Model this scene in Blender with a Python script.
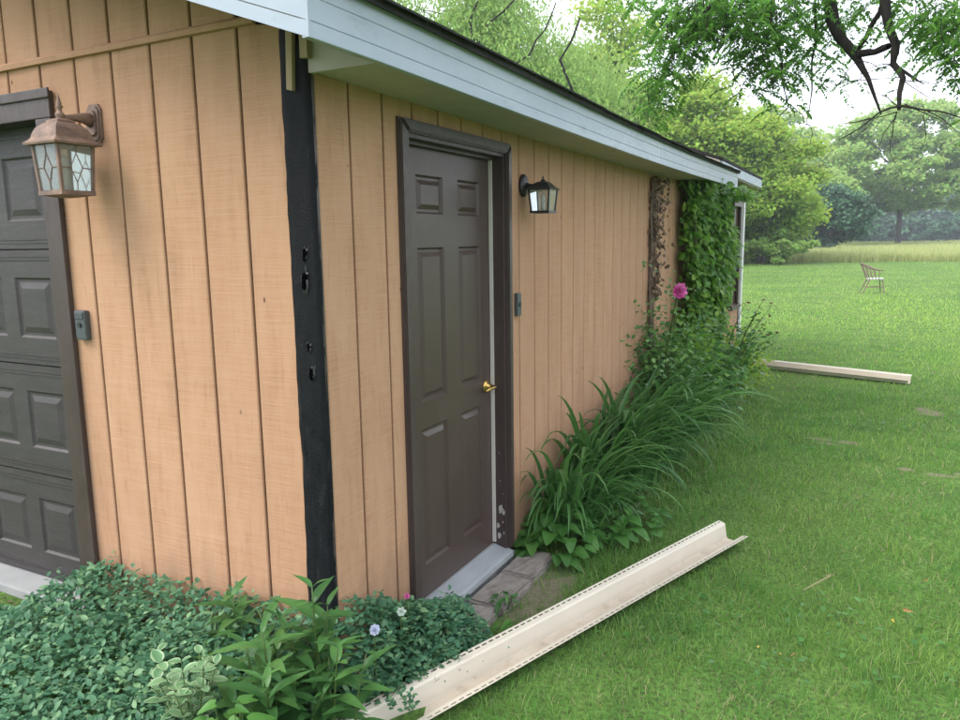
import bpy, bmesh, math, random
import numpy as np
from mathutils import Vector, Matrix
random.seed(7); rng = np.random.default_rng(7)
for o in list(bpy.data.objects): bpy.data.objects.remove(o)
scene = bpy.context.scene; COL = scene.collection
R = math.radians

# ------------------------------------------------------------------ camera
CAM = np.array([1.63, -1.976, 1.721]); F = 749.0
YAW, PITCH, ROLL = R(27.4), R(9.05), R(-0.835)
_fw = np.array([-math.sin(YAW)*math.cos(PITCH), math.cos(YAW)*math.cos(PITCH), -math.sin(PITCH)])
_rt = np.array([math.cos(YAW), math.sin(YAW), 0.0]); _up = np.cross(_rt, _fw)
_R = math.cos(ROLL)*_rt + math.sin(ROLL)*_up; _U = -math.sin(ROLL)*_rt + math.cos(ROLL)*_up
cd = bpy.data.cameras.new('camera'); cam = bpy.data.objects.new('camera', cd); COL.objects.link(cam)
cd.sensor_fit = 'HORIZONTAL'; cd.sensor_width = 36.0; cd.lens = F/960*36.0
cd.clip_start = 0.05; cd.clip_end = 3000
cam.matrix_world = Matrix(((_R[0], _U[0], -_fw[0], CAM[0]), (_R[1], _U[1], -_fw[1], CAM[1]),
                           (_R[2], _U[2], -_fw[2], CAM[2]), (0, 0, 0, 1)))
scene.camera = cam
def at(u, v, ax, val):
    """a photo pixel cut with the plane axis=val that the thing touches"""
    r = _fw + _R*(u-480)/F + _U*(360-v)/F
    return CAM + r*((val-CAM[ax])/r[ax])

# ------------------------------------------------------------------ sky, sun, exposure
SUN_EL, SUN_AZ = R(52), R(222)          # compass style: 0 = +Y, clockwise
world = bpy.data.worlds.new('World'); scene.world = world; world.use_nodes = True
wn = world.node_tree.nodes; wl = world.node_tree.links
bg = wn['Background']; sky = wn.new('ShaderNodeTexSky'); sky.sky_type = 'NISHITA'; sky.sun_disc = False
sky.sun_elevation = SUN_EL; sky.sun_rotation = SUN_AZ; sky.air_density = 1.0; sky.dust_density = 4.0; sky.ozone_density = 1.0
wmix = wn.new('ShaderNodeMix'); wmix.data_type = 'RGBA'; wmix.inputs['Factor'].default_value = 0.72
wl.new(sky.outputs['Color'], wmix.inputs['A']); wmix.inputs['B'].default_value = (10.6, 11.0, 11.9, 1)
wl.new(wmix.outputs['Result'], bg.inputs['Color']); bg.inputs['Strength'].default_value = 0.13
sd = bpy.data.lights.new('sun', 'SUN'); sd.energy = 1.5; sd.angle = R(30); sd.color = (1.0, 0.95, 0.86)
sun = bpy.data.objects.new('sun', sd); COL.objects.link(sun)
_L = Vector((math.sin(SUN_AZ)*math.cos(SUN_EL), math.cos(SUN_AZ)*math.cos(SUN_EL), math.sin(SUN_EL)))
sun.rotation_euler = _L.to_track_quat('Z', 'Y').to_euler(); sun.location = (-6, -8, 12)
vs = scene.view_settings; vs.view_transform = 'Standard'; vs.look = 'None'; vs.gamma = 1; vs.exposure = 1.05
scene.render.resolution_x = 1024; scene.render.resolution_y = 768
scene.render.engine = 'CYCLES'
scene.cycles.max_bounces = 6; scene.cycles.transparent_max_bounces = 8

# ------------------------------------------------------------------ object helpers
def tag(o, label=None, cat=None, group=None, kind=None):
    if label: o['label'] = label
    if cat: o['category'] = cat
    if group: o['group'] = group
    if kind: o['kind'] = kind
    return o
def thing(name, label, cat, loc=(0, 0, 0), group=None):
    o = bpy.data.objects.new(name, None); o.empty_display_size = 0.05; COL.objects.link(o); o.location = loc
    return tag(o, label, cat, group)
def mesh(name, verts, faces, smooth=False):
    me = bpy.data.meshes.new(name); me.from_pydata([tuple(v) for v in verts], [], [tuple(f) for f in faces])
    if smooth: me.polygons.foreach_set('use_smooth', [True]*len(me.polygons))
    me.update(); return me
def link(name, me, mat=None, parent=None, loc=None, kind=None):
    """object whose mesh is in world coordinates; parented with the offset of the parent removed"""
    o = bpy.data.objects.new(name, me); COL.objects.link(o)
    if mat is not None and len(me.materials) == 0: me.materials.append(mat)
    p = Vector(loc) if loc is not None else Vector((0, 0, 0))
    if parent is not None:
        o.parent = parent
        q = parent; off = Vector((0, 0, 0))
        while q is not None: off += q.location; q = q.parent
        p = p - off
    o.location = p
    if kind: o['kind'] = kind
    return o
def npmesh(name, V, faces_idx, k, smooth=False):
    """fast mesh: V (n,3), faces_idx (m,k)"""
    me = bpy.data.meshes.new(name); n = len(V); m = len(faces_idx)
    me.vertices.add(n); me.vertices.foreach_set('co', np.asarray(V, np.float32).ravel())
    me.loops.add(m*k); me.loops.foreach_set('vertex_index', np.asarray(faces_idx, np.int32).ravel())
    me.polygons.add(m); me.polygons.foreach_set('loop_start', np.arange(0, m*k, k, dtype=np.int32))
    me.polygons.foreach_set('loop_total', np.full(m, k, np.int32))
    if smooth: me.polygons.foreach_set('use_smooth', np.ones(m, bool))
    me.update(calc_edges=True); return me
BOXF = [(0, 3, 2, 1), (4, 5, 6, 7), (0, 1, 5, 4), (1, 2, 6, 5), (2, 3, 7, 6), (3, 0, 4, 7)]
def boxv(x0, x1, y0, y1, z0, z1):
    return [(x0, y0, z0), (x1, y0, z0), (x1, y1, z0), (x0, y1, z0), (x0, y0, z1), (x1, y0, z1), (x1, y1, z1), (x0, y1, z1)]
def box(name, b, mat, parent=None, bevel=0.0, kind=None):
    V = boxv(*b)
    if bevel:
        bm = bmesh.new(); vs_ = [bm.verts.new(v) for v in V]
        for f in BOXF: bm.faces.new([vs_[i] for i in f])
        bmesh.ops.bevel(bm, geom=list(bm.edges), offset=bevel, segments=2, affect='EDGES', profile=0.6)
        me = bpy.data.meshes.new(name); bm.to_mesh(me); bm.free()
    else: me = mesh(name, V, BOXF)
    return link(name, me, mat, parent, kind=kind)
class MB:
    """collects shapes for one mesh"""
    def __init__(s): s.v = []; s.f = []
    def add(s, V, Fs):
        n = len(s.v); s.v += [tuple(map(float, v)) for v in V]; s.f += [tuple(i+n for i in f) for f in Fs]; return s
    def box(s, *b): return s.add(boxv(*b), BOXF)
    def prism(s, poly, a, b, ax):
        """2-D polygon extruded along axis ax from a to b"""
        def P(p, t):
            q = [0, 0, 0]; o = [i for i in range(3) if i != ax]; q[o[0]], q[o[1]] = p; q[ax] = t; return q
        n = len(poly)
        V = [P(p, a) for p in poly] + [P(p, b) for p in poly]
        Fs = [(i, (i+1) % n, (i+1) % n+n, i+n) for i in range(n)] + [tuple(range(n))[::-1], tuple(range(n, 2*n))]
        return s.add(V, Fs)
    def tube(s, pts, rad, sides=6, cap=True):
        pts = [Vector(p) for p in pts]; rad = rad if hasattr(rad, '__len__') else [rad]*len(pts)
        n0 = len(s.v); up = Vector((0.13, 0.31, 0.94))
        for i, p in enumerate(pts):
            d = (pts[min(i+1, len(pts)-1)] - pts[max(i-1, 0)]).normalized()
            a = d.cross(up)
            if a.length < 0.05: a = d.cross(Vector((1, 0, 0)))
            a.normalize(); b = d.cross(a)
            for k in range(sides):
                t = 2*math.pi*k/sides; s.v.append(tuple(p + (a*math.cos(t)+b*math.sin(t))*rad[i]))
        for i in range(len(pts)-1):
            for k in range(sides):
                k2 = (k+1) % sides
                s.f.append((n0+i*sides+k, n0+i*sides+k2, n0+(i+1)*sides+k2, n0+(i+1)*sides+k))
        if cap:
            s.f.append(tuple(n0+k for k in range(sides))[::-1]); e = n0+(len(pts)-1)*sides
            s.f.append(tuple(e+k for k in range(sides)))
        return s
    def lathe(s, prof, c, sides=16):
        """profile (r, z) turned round the vertical through c"""
        n0 = len(s.v)
        for r, z in prof:
            for k in range(sides):
                t = 2*math.pi*k/sides; s.v.append((c[0]+r*math.cos(t), c[1]+r*math.sin(t), c[2]+z))
        for i in range(len(prof)-1):
            for k in range(sides):
                k2 = (k+1) % sides; s.f.append((n0+i*sides+k, n0+i*sides+k2, n0+(i+1)*sides+k2, n0+(i+1)*sides+k))
        s.f.append(tuple(n0+k for k in range(sides))[::-1]); e = n0+(len(prof)-1)*sides; s.f.append(tuple(e+k for k in range(sides)))
        return s
    def square(s, prof, c, rot=0.0):
        """profile (half width, z) as a four-sided turned form"""
        n0 = len(s.v)
        for r, z in prof:
            for sx, sy in ((-1, -1), (1, -1), (1, 1), (-1, 1)):
                x, y = r*sx, r*sy
                s.v.append((c[0]+x*math.cos(rot)-y*math.sin(rot), c[1]+x*math.sin(rot)+y*math.cos(rot), c[2]+z))
        for i in range(len(prof)-1):
            for k in range(4):
                k2 = (k+1) % 4; s.f.append((n0+i*4+k, n0+i*4+k2, n0+i*4+4+k2, n0+i*4+4+k))
        s.f.append((n0+3, n0+2, n0+1, n0)); e = n0+(len(prof)-1)*4; s.f.append((e, e+1, e+2, e+3))
        return s
    def obj(s, name, mat, parent=None, smooth=False, kind=None):
        return link(name, mesh(name, s.v, s.f, smooth), mat, parent, kind=kind)

# ------------------------------------------------------------------ materials
class N:
    def __init__(s, name):
        s.m = bpy.data.materials.new(name); s.m.use_nodes = True; s.t = s.m.node_tree
        s.t.nodes.clear(); s.out = s.n('ShaderNodeOutputMaterial')
    def n(s, typ, **kw):
        x = s.t.nodes.new(typ)
        for k, v in kw.items(): setattr(x, k, v)
        return x
    def l(s, a, b): s.t.links.new(a, b)
    def pos(s, scale=(1, 1, 1), objrand=0.0, src='pos'):
        if src == 'pos': p = s.n('ShaderNodeNewGeometry').outputs['Position']
        else: p = s.n('ShaderNodeTexCoord').outputs['Object']
        if objrand:
            oi = s.n('ShaderNodeObjectInfo'); mu = s.n('ShaderNodeMath', operation='MULTIPLY'); s.l(oi.outputs['Random'], mu.inputs[0]); mu.inputs[1].default_value = objrand
            ad = s.n('ShaderNodeVectorMath', operation='ADD'); s.l(p, ad.inputs[0]); s.l(mu.outputs[0], ad.inputs[1]); p = ad.outputs[0]
        mp = s.n('ShaderNodeMapping'); mp.inputs['Scale'].default_value = scale; s.l(p, mp.inputs['Vector']); return mp.outputs['Vector']
    def noise(s, scale=(1, 1, 1), sc=1.0, detail=4, rough=0.55, objrand=0.0, dist=0.0, src='pos'):
        x = s.n('ShaderNodeTexNoise'); x.inputs['Scale'].default_value = sc; x.inputs['Detail'].default_value = detail
        x.inputs['Roughness'].default_value = rough; x.inputs['Distortion'].default_value = dist
        s.l(s.pos(scale, objrand, src), x.inputs['Vector']); return x.outputs['Fac']
    def ramp(s, fac, stops, interp='LINEAR'):
        r = s.n('ShaderNodeValToRGB'); r.color_ramp.interpolation = interp; e = r.color_ramp.elements
        while len(e) < len(stops): e.new(0.5)
        for i, (p, c) in enumerate(stops):
            e[i].position = p; e[i].color = (c if hasattr(c, '__len__') else (c, c, c)) + ((1,) if not hasattr(c, '__len__') or len(c) == 3 else ())
        s.l(fac, r.inputs['Fac']); return r.outputs['Color']
    def mix(s, fac, a, b, mode='MIX'):
        x = s.n('ShaderNodeMix', data_type='RGBA', blend_type=mode)
        for sock, v in (('Factor', fac), ('A', a), ('B', b)):
            if isinstance(v, (int, float)): x.inputs[sock].default_value = v if sock == 'Factor' else (v, v, v, 1)
            elif isinstance(v, tuple): x.inputs[sock].default_value = v + (1,)
            else: s.l(v, x.inputs[sock])
        return x.outputs['Result']
    def math(s, op, a, b=0.0):
        x = s.n('ShaderNodeMath', operation=op)
        for i, v in enumerate((a, b)):
            if isinstance(v, (int, float)): x.inputs[i].default_value = v
            else: s.l(v, x.inputs[i])
        return x.outputs[0]
    def bsdf(s, col, rough=0.6, metal=0.0, spec=0.4, bump=None, bs=0.3, bd=0.002, **kw):
        b = s.n('ShaderNodeBsdfPrincipled')
        for sock, v in (('Base Color', col), ('Roughness', rough), ('Metallic', metal), ('Specular IOR Level', spec)):
            if isinstance(v, tuple): b.inputs[sock].default_value = v + (1,)
            elif isinstance(v, (int, float)): b.inputs[sock].default_value = v
            else: s.l(v, b.inputs[sock])
        for k, v in kw.items(): b.inputs[k].default_value = v
        if bump is not None:
            bp = s.n('ShaderNodeBump'); bp.inputs['Strength'].default_value = bs; bp.inputs['Distance'].default_value = bd
            s.l(bump, bp.inputs['Height']); s.l(bp.outputs['Normal'], b.inputs['Normal'])
        return b
    def done(s, b): s.l(b.outputs[0], s.out.inputs['Surface']); return s.m

def m_siding():
    s = N('siding_paint')
    saw = s.noise((6, 6, 430), 1.0, 2, 0.55, 7.0)
    saw2 = s.noise((2.5, 2.5, 170), 1.0, 2, 0.5, 3.0)
    grain = s.noise((55, 55, 7), 1.0, 5, 0.65, 5.0)
    blot = s.noise((11, 11, 2.4), 1.0, 6, 0.62, 9.0)
    big = s.noise((0.9, 0.9, 0.5), 1.0, 3, 0.5)
    c = s.ramp(blot, [(0.26, (0.325, 0.174, 0.098)), (0.48, (0.42, 0.232, 0.134)), (0.74, (0.47, 0.280, 0.172))])
    c = s.mix(s.ramp(saw, [(0.38, 0.0), (0.64, 0.5)]), c, (0.50, 0.325, 0.22))
    c = s.mix(s.ramp(grain, [(0.55, 0.0), (0.78, 0.5)]), c, (0.24, 0.135, 0.078))
    c = s.mix(s.ramp(big, [(0.35, 0.0), (0.7, 0.32)]), c, (0.28, 0.155, 0.092))
    oi = s.n('ShaderNodeObjectInfo'); c = s.mix(s.ramp(oi.outputs['Random'], [(0, 0.0), (1, 0.14)]), c, (0.29, 0.165, 0.10))
    # grime splashed up from the soil, ragged upper edge
    sx = s.n('ShaderNodeSeparateXYZ'); s.l(s.pos(), sx.inputs[0])
    zz = s.math('ADD', sx.outputs['Z'], s.math('MULTIPLY', s.noise((9, 9, 3), 1, 4), -0.5))
    c = s.mix(s.ramp(zz, [(0.0, 0.55), (0.25, 0.0)]), c, (0.17, 0.11, 0.07))
    # small rot and nail specks
    v = s.n('ShaderNodeTexVoronoi'); v.inputs['Scale'].default_value = 1.0; s.l(s.pos((14, 14, 7), 5.0), v.inputs['Vector'])
    sp = s.math('MULTIPLY', s.ramp(v.outputs['Distance'], [(0.05, 1.0), (0.085, 0.0)]), s.ramp(s.noise((3, 3, 3), 1, 2), [(0.56, 0.0), (0.60, 1.0)]))
    c = s.mix(sp, c, (0.09, 0.045, 0.03))
    h = s.math('ADD', s.math('MULTIPLY', saw, 0.8), s.math('ADD', s.math('MULTIPLY', grain, 0.5), s.math('MULTIPLY', saw2, 0.5)))
    return s.done(s.bsdf(c, 0.85, spec=0.25, bump=h, bs=0.45, bd=0.0018))
def m_paint(name, c1, c2, rough=0.5, sc=9.0, spec=0.4, bump=0.15, scale=(1, 1, 1), dirt=None, dirtamt=0.5, rv=1.0):
    s = N(name); n1 = s.noise(scale, sc, 5, 0.6); n2 = s.noise(scale, sc*9, 4, 0.6)
    c = s.mix(s.ramp(n1, [(0.3, 0.0), (0.7, 1.0)]), c1, c2)
    if dirt: c = s.mix(s.ramp(s.noise(scale, sc*2.3, 6, 0.7), [(0.55, 0.0), (0.75, dirtamt)]), c, dirt)
    r = s.ramp(n2, [(0.3, max(rough-0.1*rv, 0.05)), (0.7, min(rough+0.12*rv, 1.0))])
    return s.done(s.bsdf(c, r, spec=spec, bump=n2, bs=bump, bd=0.001))
def m_leaf(name, c1, c2, c3=None, trans=0.3, rough=0.45, edge=None, spec=0.35, upn=0.0, patchy=False):
    tcol = tuple(min(0.6, 2.2*x) for x in c2)
    s = N(name); g = s.n('ShaderNodeNewGeometry'); oi = s.n('ShaderNodeObjectInfo')
    r = s.math('FRACT', s.math('ADD', g.outputs['Random Per Island'], oi.outputs['Random']))
    c = s.ramp(r, [(0.0, c1), (0.6, c2), (1.0, c3 or c2)])
    n = s.noise((1, 1, 1), 40, 3, 0.6); c = s.mix(s.ramp(n, [(0.35, 0.0), (0.75, 0.35)]), c, tuple(x*0.6 for x in c1))
    if patchy:
        pn = s.noise((1, 1, 1), 1.1, 4, 0.65); pf = s.noise((1, 1, 1), 6.0, 4, 0.7)
        c = s.mix(s.ramp(pn, [(0.42, 0.0), (0.66, 0.55)]), c, (0.26, 0.33, 0.07)); c = s.mix(s.ramp(pf, [(0.50, 0.0), (0.72, 0.55)]), c, (0.035, 0.085, 0.022)); c = s.mix(s.ramp(pf, [(0.26, 0.5), (0.40, 0.0)]), c, (0.26, 0.25, 0.11))
        sy = s.n('ShaderNodeSeparateXYZ'); s.l(s.pos(), sy.inputs[0])     # sunlight on the far lawn put into the blade colour, yellower along Y
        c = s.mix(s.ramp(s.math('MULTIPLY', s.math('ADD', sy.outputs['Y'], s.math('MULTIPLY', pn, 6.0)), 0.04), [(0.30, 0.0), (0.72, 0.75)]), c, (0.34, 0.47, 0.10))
    if edge:
        uv = s.n('ShaderNodeAttribute', attribute_name='rim'); c = s.mix(s.ramp(s.math('ADD', uv.outputs['Fac'], s.math('MULTIPLY', s.noise((1, 1, 1), 90, 2), 0.5)), [(0.85, 0.0), (1.0, 1.0)]), c, edge)
    b = s.bsdf(c, rough, spec=spec)
    if upn:      # thin turf blades scatter like a soft pile
        v1 = s.n('ShaderNodeVectorMath', operation='SCALE'); s.l(g.outputs['Normal'], v1.inputs[0]); v1.inputs['Scale'].default_value = 1-upn
        v2 = s.n('ShaderNodeVectorMath', operation='ADD'); s.l(v1.outputs[0], v2.inputs[0]); v2.inputs[1].default_value = (0, 0, upn)
        v3 = s.n('ShaderNodeVectorMath', operation='NORMALIZE'); s.l(v2.outputs[0], v3.inputs[0]); s.l(v3.outputs[0], b.inputs['Normal'])
    t = s.n('ShaderNodeBsdfTranslucent'); s.l(s.mix(0.6, c, tcol, 'MIX'), t.inputs['Color'])
    mx = s.n('ShaderNodeMixShader'); mx.inputs[0].default_value = trans; s.l(b.outputs[0], mx.inputs[1]); s.l(t.outputs[0], mx.inputs[2])
    s.l(mx.outputs[0], s.out.inputs['Surface']); return s.m
def m_bark(name, c1, c2):
    s = N(name); n = s.noise((1, 1, 0.25), 30, 5, 0.7, src='pos')
    return s.done(s.bsdf(s.ramp(n, [(0.3, c1), (0.7, c2)]), 0.9, spec=0.2, bump=n, bs=0.8, bd=0.01))
M = {}
M['siding'] = m_siding()
M['groove'] = m_paint('dark_groove_paint', (0.045, 0.026, 0.018), (0.08, 0.046, 0.032), 0.9, 12, 0.2, 0.3)  # backing seen in the grooves, coloured darker than the boards
M['trim'] = m_paint('brown_trim_paint', (0.045, 0.031, 0.028), (0.062, 0.044, 0.040), 0.42, 6, 0.45, 0.25, (1, 1, 0.4), (0.14, 0.11, 0.10), 0.25)
M['door'] = m_paint('brown_door_paint', (0.060, 0.040, 0.034), (0.070, 0.048, 0.041), 0.36, 2, 0.42, 0.0, (1, 1, 1), (0.11, 0.085, 0.075), 0.25, rv=0.25)
M['gdoor'] = m_paint('overhead_door_paint', (0.036, 0.032, 0.032), (0.050, 0.045, 0.045), 0.5, 5, 0.45, 0.12, (1, 1, 6), (0.13, 0.125, 0.12), 0.35)
M['fascia'] = m_paint('fascia_metal_paint', (0.300, 0.355, 0.425), (0.355, 0.405, 0.470), 0.4, 3, 0.45, 0.05, (1, 0.6, 2), (0.20, 0.225, 0.235), 0.6)
M['soffit'] = m_paint('soffit_paint', (0.37, 0.325, 0.30), (0.43, 0.385, 0.355), 0.7, 4, 0.3, 0.15, (1, 1, 1), (0.33, 0.31, 0.26), 0.5)
M['shingle'] = m_paint('roof_shingle', (0.018, 0.018, 0.019), (0.045, 0.043, 0.040), 0.95, 25, 0.2, 0.9, (1, 1, 1), (0.05, 0.065, 0.02), 0.5)
M['whitetrim'] = m_paint('white_trim_paint', (0.66, 0.67, 0.66), (0.76, 0.76, 0.74), 0.5, 5, 0.4, 0.2, (1, 1, 0.3), (0.35, 0.34, 0.3), 0.5)
M['concrete'] = m_paint('concrete', (0.24, 0.245, 0.25), (0.31, 0.315, 0.315), 0.9, 5, 0.25, 0.5, (1, 1, 1), (0.24, 0.23, 0.21), 0.6)
M['paver'] = m_paint('concrete_paver', (0.19, 0.165, 0.145), (0.28, 0.25, 0.222), 0.95, 16, 0.2, 1.0, (1, 1, 1), (0.10, 0.09, 0.07), 0.7)
M['alu'] = m_paint('mill_aluminium', (0.25, 0.265, 0.28), (0.33, 0.345, 0.355), 0.45, 12, 0.5, 0.25, (1, 0.3, 1), (0.28, 0.27, 0.25), 0.5)
M['vinyl'] = m_paint('almond_vinyl', (0.53, 0.475, 0.385), (0.59, 0.535, 0.44), 0.4, 3, 0.45, 0.04, (1, 1, 1), (0.50, 0.42, 0.31), 0.35)
M['tanvinyl'] = m_paint('tan_vinyl', (0.42, 0.355, 0.275), (0.52, 0.45, 0.36), 0.6, 7, 0.3, 0.1, (1, 1, 1), (0.22, 0.17, 0.12), 0.6)  # trough floor, a darker tan than its walls
M['plaster'] = m_paint('dark_interior', (0.03, 0.03, 0.03), (0.04, 0.04, 0.04), 0.8)
M['wood'] = m_paint('weathered_wood', (0.30, 0.22, 0.14), (0.40, 0.30, 0.20), 0.85, 10, 0.2, 0.6, (3, 3, 0.3))
M['chip'] = m_paint('bare_primer', (0.30, 0.28, 0.26), (0.42, 0.40, 0.37), 0.8, 40)
M['white_strip'] = m_paint('white_vinyl_strip', (0.50, 0.47, 0.43), (0.56, 0.53, 0.48), 0.6)
M['soil'] = m_paint('bed_soil', (0.055, 0.042, 0.03), (0.10, 0.08, 0.06), 1.0, 20, 0.1, 1.0)
M['deadleaf'] = m_leaf('dead_leaf', (0.10, 0.065, 0.045), (0.19, 0.13, 0.09), (0.26, 0.19, 0.13), 0.1, 0.8)
M['twig'] = m_bark('dry_twig', (0.10, 0.075, 0.055), (0.22, 0.17, 0.13))
M['bark'] = m_bark('dark_bark', (0.012, 0.010, 0.009), (0.04, 0.034, 0.03))
M['farbark'] = m_bark('grey_bark', (0.05, 0.045, 0.04), (0.11, 0.10, 0.09))
M['greenstem'] = m_leaf('green_stem', (0.06, 0.11, 0.03), (0.09, 0.15, 0.04), None, 0.1)
def m_simple(name, col, rough, metal=0.0, spec=0.5, **kw):
    s = N(name); n = s.noise((1, 1, 1), 60, 4, 0.6)
    c = s.mix(s.ramp(n, [(0.3, 0.0), (0.75, 0.35)]), col, tuple(x*0.6 for x in col))
    return s.done(s.bsdf(c, rough, metal, spec, bump=n, bs=0.15, bd=0.001, **kw))
M['brass'] = m_simple('brass', (0.55, 0.36, 0.12), 0.3, 1.0)
M['blackmetal'] = m_simple('black_metal', (0.018, 0.018, 0.019), 0.4, 0.0)
M['keypad'] = m_simple('grey_plastic', (0.055, 0.068, 0.072), 0.45)
M['button'] = m_simple('dark_button', (0.02, 0.022, 0.025), 0.35)
M['screw'] = m_simple('steel', (0.35, 0.34, 0.33), 0.45, 0.8)
M['bulb'] = m_simple('candle_sleeve', (0.75, 0.72, 0.66), 0.5)
M['chairmetal'] = m_simple('weathered_chair_metal', (0.20, 0.13, 0.115), 0.6, 0.2)
M['chairseat'] = m_simple('pale_chair_seat', (0.55, 0.53, 0.56), 0.5)
def m_rust():
    s = N('rusted_copper_paint'); n = s.noise((1, 1, 1), 22, 6, 0.7); n2 = s.noise((1, 1, 1), 120, 4, 0.6)
    c = s.ramp(n, [(0.3, (0.115, 0.082, 0.074)), (0.55, (0.215, 0.140, 0.108)), (0.75, (0.35, 0.225, 0.165))])
    return s.done(s.bsdf(c, 0.6, spec=0.35, bump=n2, bs=0.3, bd=0.001))
M['rust'] = m_rust()
def m_glass(name, col, rough, alpha):
    s = N(name); g = s.n('ShaderNodeBsdfGlossy'); g.inputs['Roughness'].default_value = 0.08; g.inputs['Color'].default_value = (0.9, 0.9, 0.9, 1)
    t = s.n('ShaderNodeBsdfTransparent'); t.inputs['Color'].default_value = col + (1,)
    d = s.bsdf(tuple(x*0.6 for x in col), rough, spec=0.5)
    a = s.n('ShaderNodeMixShader'); a.inputs[0].default_value = alpha; s.l(t.outputs[0], a.inputs[1]); s.l(d.outputs[0], a.inputs[2])
    fr = s.n('ShaderNodeFresnel'); fr.inputs['IOR'].default_value = 1.5
    b = s.n('ShaderNodeMixShader'); s.l(fr.outputs[0], b.inputs[0]); s.l(a.outputs[0], b.inputs[1]); s.l(g.outputs[0], b.inputs[2])
    s.l(b.outputs[0], s.out.inputs['Surface']); return s.m
M['glass'] = m_glass('seeded_glass', (0.75, 0.82, 0.80), 0.25, 0.35)
M['clearglass'] = m_glass('clear_glass', (0.9, 0.93, 0.92), 0.2, 0.22)
M['windowglass'] = m_simple('dark_window_glass', (0.012, 0.013, 0.014), 0.12)
def m_tar():
    s = N('black_tarred_wood'); n = s.noise((40, 40, 9), 1, 6, 0.7); n2 = s.noise((1, 1, 1), 130, 4, 0.65)
    c = s.ramp(n, [(0.35, (0.003, 0.0035, 0.0045)), (0.6, (0.008, 0.009, 0.011)), (0.8, (0.03, 0.03, 0.029))])
    v = s.noise((1, 1, 1), 85, 2, 0.5)
    c = s.mix(s.ramp(v, [(0.74, 0.0), (0.78, 0.5)]), c, (0.10, 0.095, 0.09))
    return s.done(s.bsdf(c, s.ramp(n, [(0.3, 0.45), (0.7, 0.8)]), spec=0.15, bump=s.math('ADD', n, n2), bs=0.7, bd=0.004))
M['tar'] = m_tar(); M['hole'] = m_simple('rot_hole', (0.0012, 0.0012, 0.0012), 0.95, spec=0.0); M['tarflake'] = m_simple('tar_flake', (0.035, 0.035, 0.036), 0.5)
# dirt spots shared by the ground material and the lawn: (x, y, rx, ry)
DIRT = [(0.30, 1.2, 0.14, 0.42)]; _rd = random.Random(77)
for (x_, y_, sx_, sy_, n_) in ((2.45, 6.3, 0.34, 0.22, 4), (1.58, 4.82, 0.36, 0.10, 4), (2.15, 4.25, 0.30, 0.09, 4), (2.28, 3.3, 0.22, 0.28, 4), (3.4, 7.2, 0.6, 0.2, 3)):
    for _ in range(n_): DIRT.append((x_+_rd.uniform(-1, 1)*sx_*0.8, y_+_rd.uniform(-1, 1)*sy_*0.9, sx_*_rd.uniform(0.22, 0.5), max(sy_*_rd.uniform(0.3, 0.6), 0.05)))
def m_ground():
    s = N('ground_cover_soil'); big = s.noise((1, 1, 1), 0.35, 5, 0.6); mid = s.noise((1, 1, 1), 3.0, 5, 0.65); fine = s.noise((1, 1, 1), 45, 4, 0.7)
    c = s.ramp(mid, [(0.3, (0.054, 0.125, 0.028)), (0.55, (0.10, 0.215, 0.044)), (0.75, (0.16, 0.255, 0.068))])
    c = s.mix(s.ramp(big, [(0.4, 0.0), (0.7, 0.5)]), c, (0.20, 0.28, 0.075))
    c = s.mix(s.ramp(fine, [(0.42, 0.0), (0.62, 0.75)]), c, (0.045, 0.050, 0.022))
    sx = s.n('ShaderNodeSeparateXYZ'); s.l(s.pos(), sx.inputs[0]); tot = None
    wob = s.math('MULTIPLY', s.math('SUBTRACT', s.noise((1, 1, 1), 9, 5, 0.7), 0.5), 3.2)
    for x, y, rx, ry in DIRT:
        a = s.math('DIVIDE', s.math('SUBTRACT', sx.outputs['X'], x), rx*1.05); b = s.math('DIVIDE', s.math('SUBTRACT', sx.outputs['Y'], y), ry*1.05)
        d = s.math('SUBTRACT', 1.15, s.math('ADD', s.math('MULTIPLY', a, a), s.math('MULTIPLY', b, b)))
        d = s.math('MAXIMUM', d, 0.0); tot = d if tot is None else s.math('MAXIMUM', tot, d)
    k = s.ramp(s.math('ADD', tot, s.math('MULTIPLY', wob, tot)), [(0.30, 0.0), (1.0, 0.85)])
    c = s.mix(k, c, s.ramp(fine, [(0.3, (0.16, 0.125, 0.09)), (0.7, (0.30, 0.25, 0.19))]))
    return s.done(s.bsdf(c, 1.0, spec=0.1, bump=s.math('ADD', fine, mid), bs=0.8, bd=0.02))
M['ground'] = m_ground()
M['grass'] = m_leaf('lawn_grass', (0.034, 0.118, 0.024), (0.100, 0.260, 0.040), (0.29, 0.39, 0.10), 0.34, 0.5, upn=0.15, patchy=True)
M['drygrass'] = m_leaf('dry_grass', (0.26, 0.22, 0.11), (0.34, 0.30, 0.16), None, 0.2, 0.7, upn=0.5)
M['tallgrass'] = m_leaf('meadow_grass', (0.22, 0.29, 0.075), (0.35, 0.41, 0.12), (0.50, 0.52, 0.23), 0.3, 0.6, upn=0.5)
M['vinca'] = m_leaf('vinca_leaf', (0.036, 0.112, 0.060), (0.080, 0.205, 0.105), (0.19, 0.33, 0.16), 0.22, 0.5, spec=0.3)
M['lily'] = m_leaf('strap_leaf', (0.038, 0.120, 0.032), (0.074, 0.190, 0.048), (0.12, 0.25, 0.065), 0.34, 0.4, spec=0.5)
M['violet'] = m_leaf('heart_leaf', (0.050, 0.145, 0.030), (0.075, 0.20, 0.04), (0.10, 0.24, 0.05), 0.3, 0.4)
M['lance'] = m_leaf('lance_leaf', (0.040, 0.115, 0.032), (0.066, 0.170, 0.046), (0.10, 0.225, 0.058), 0.3, 0.42)
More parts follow.
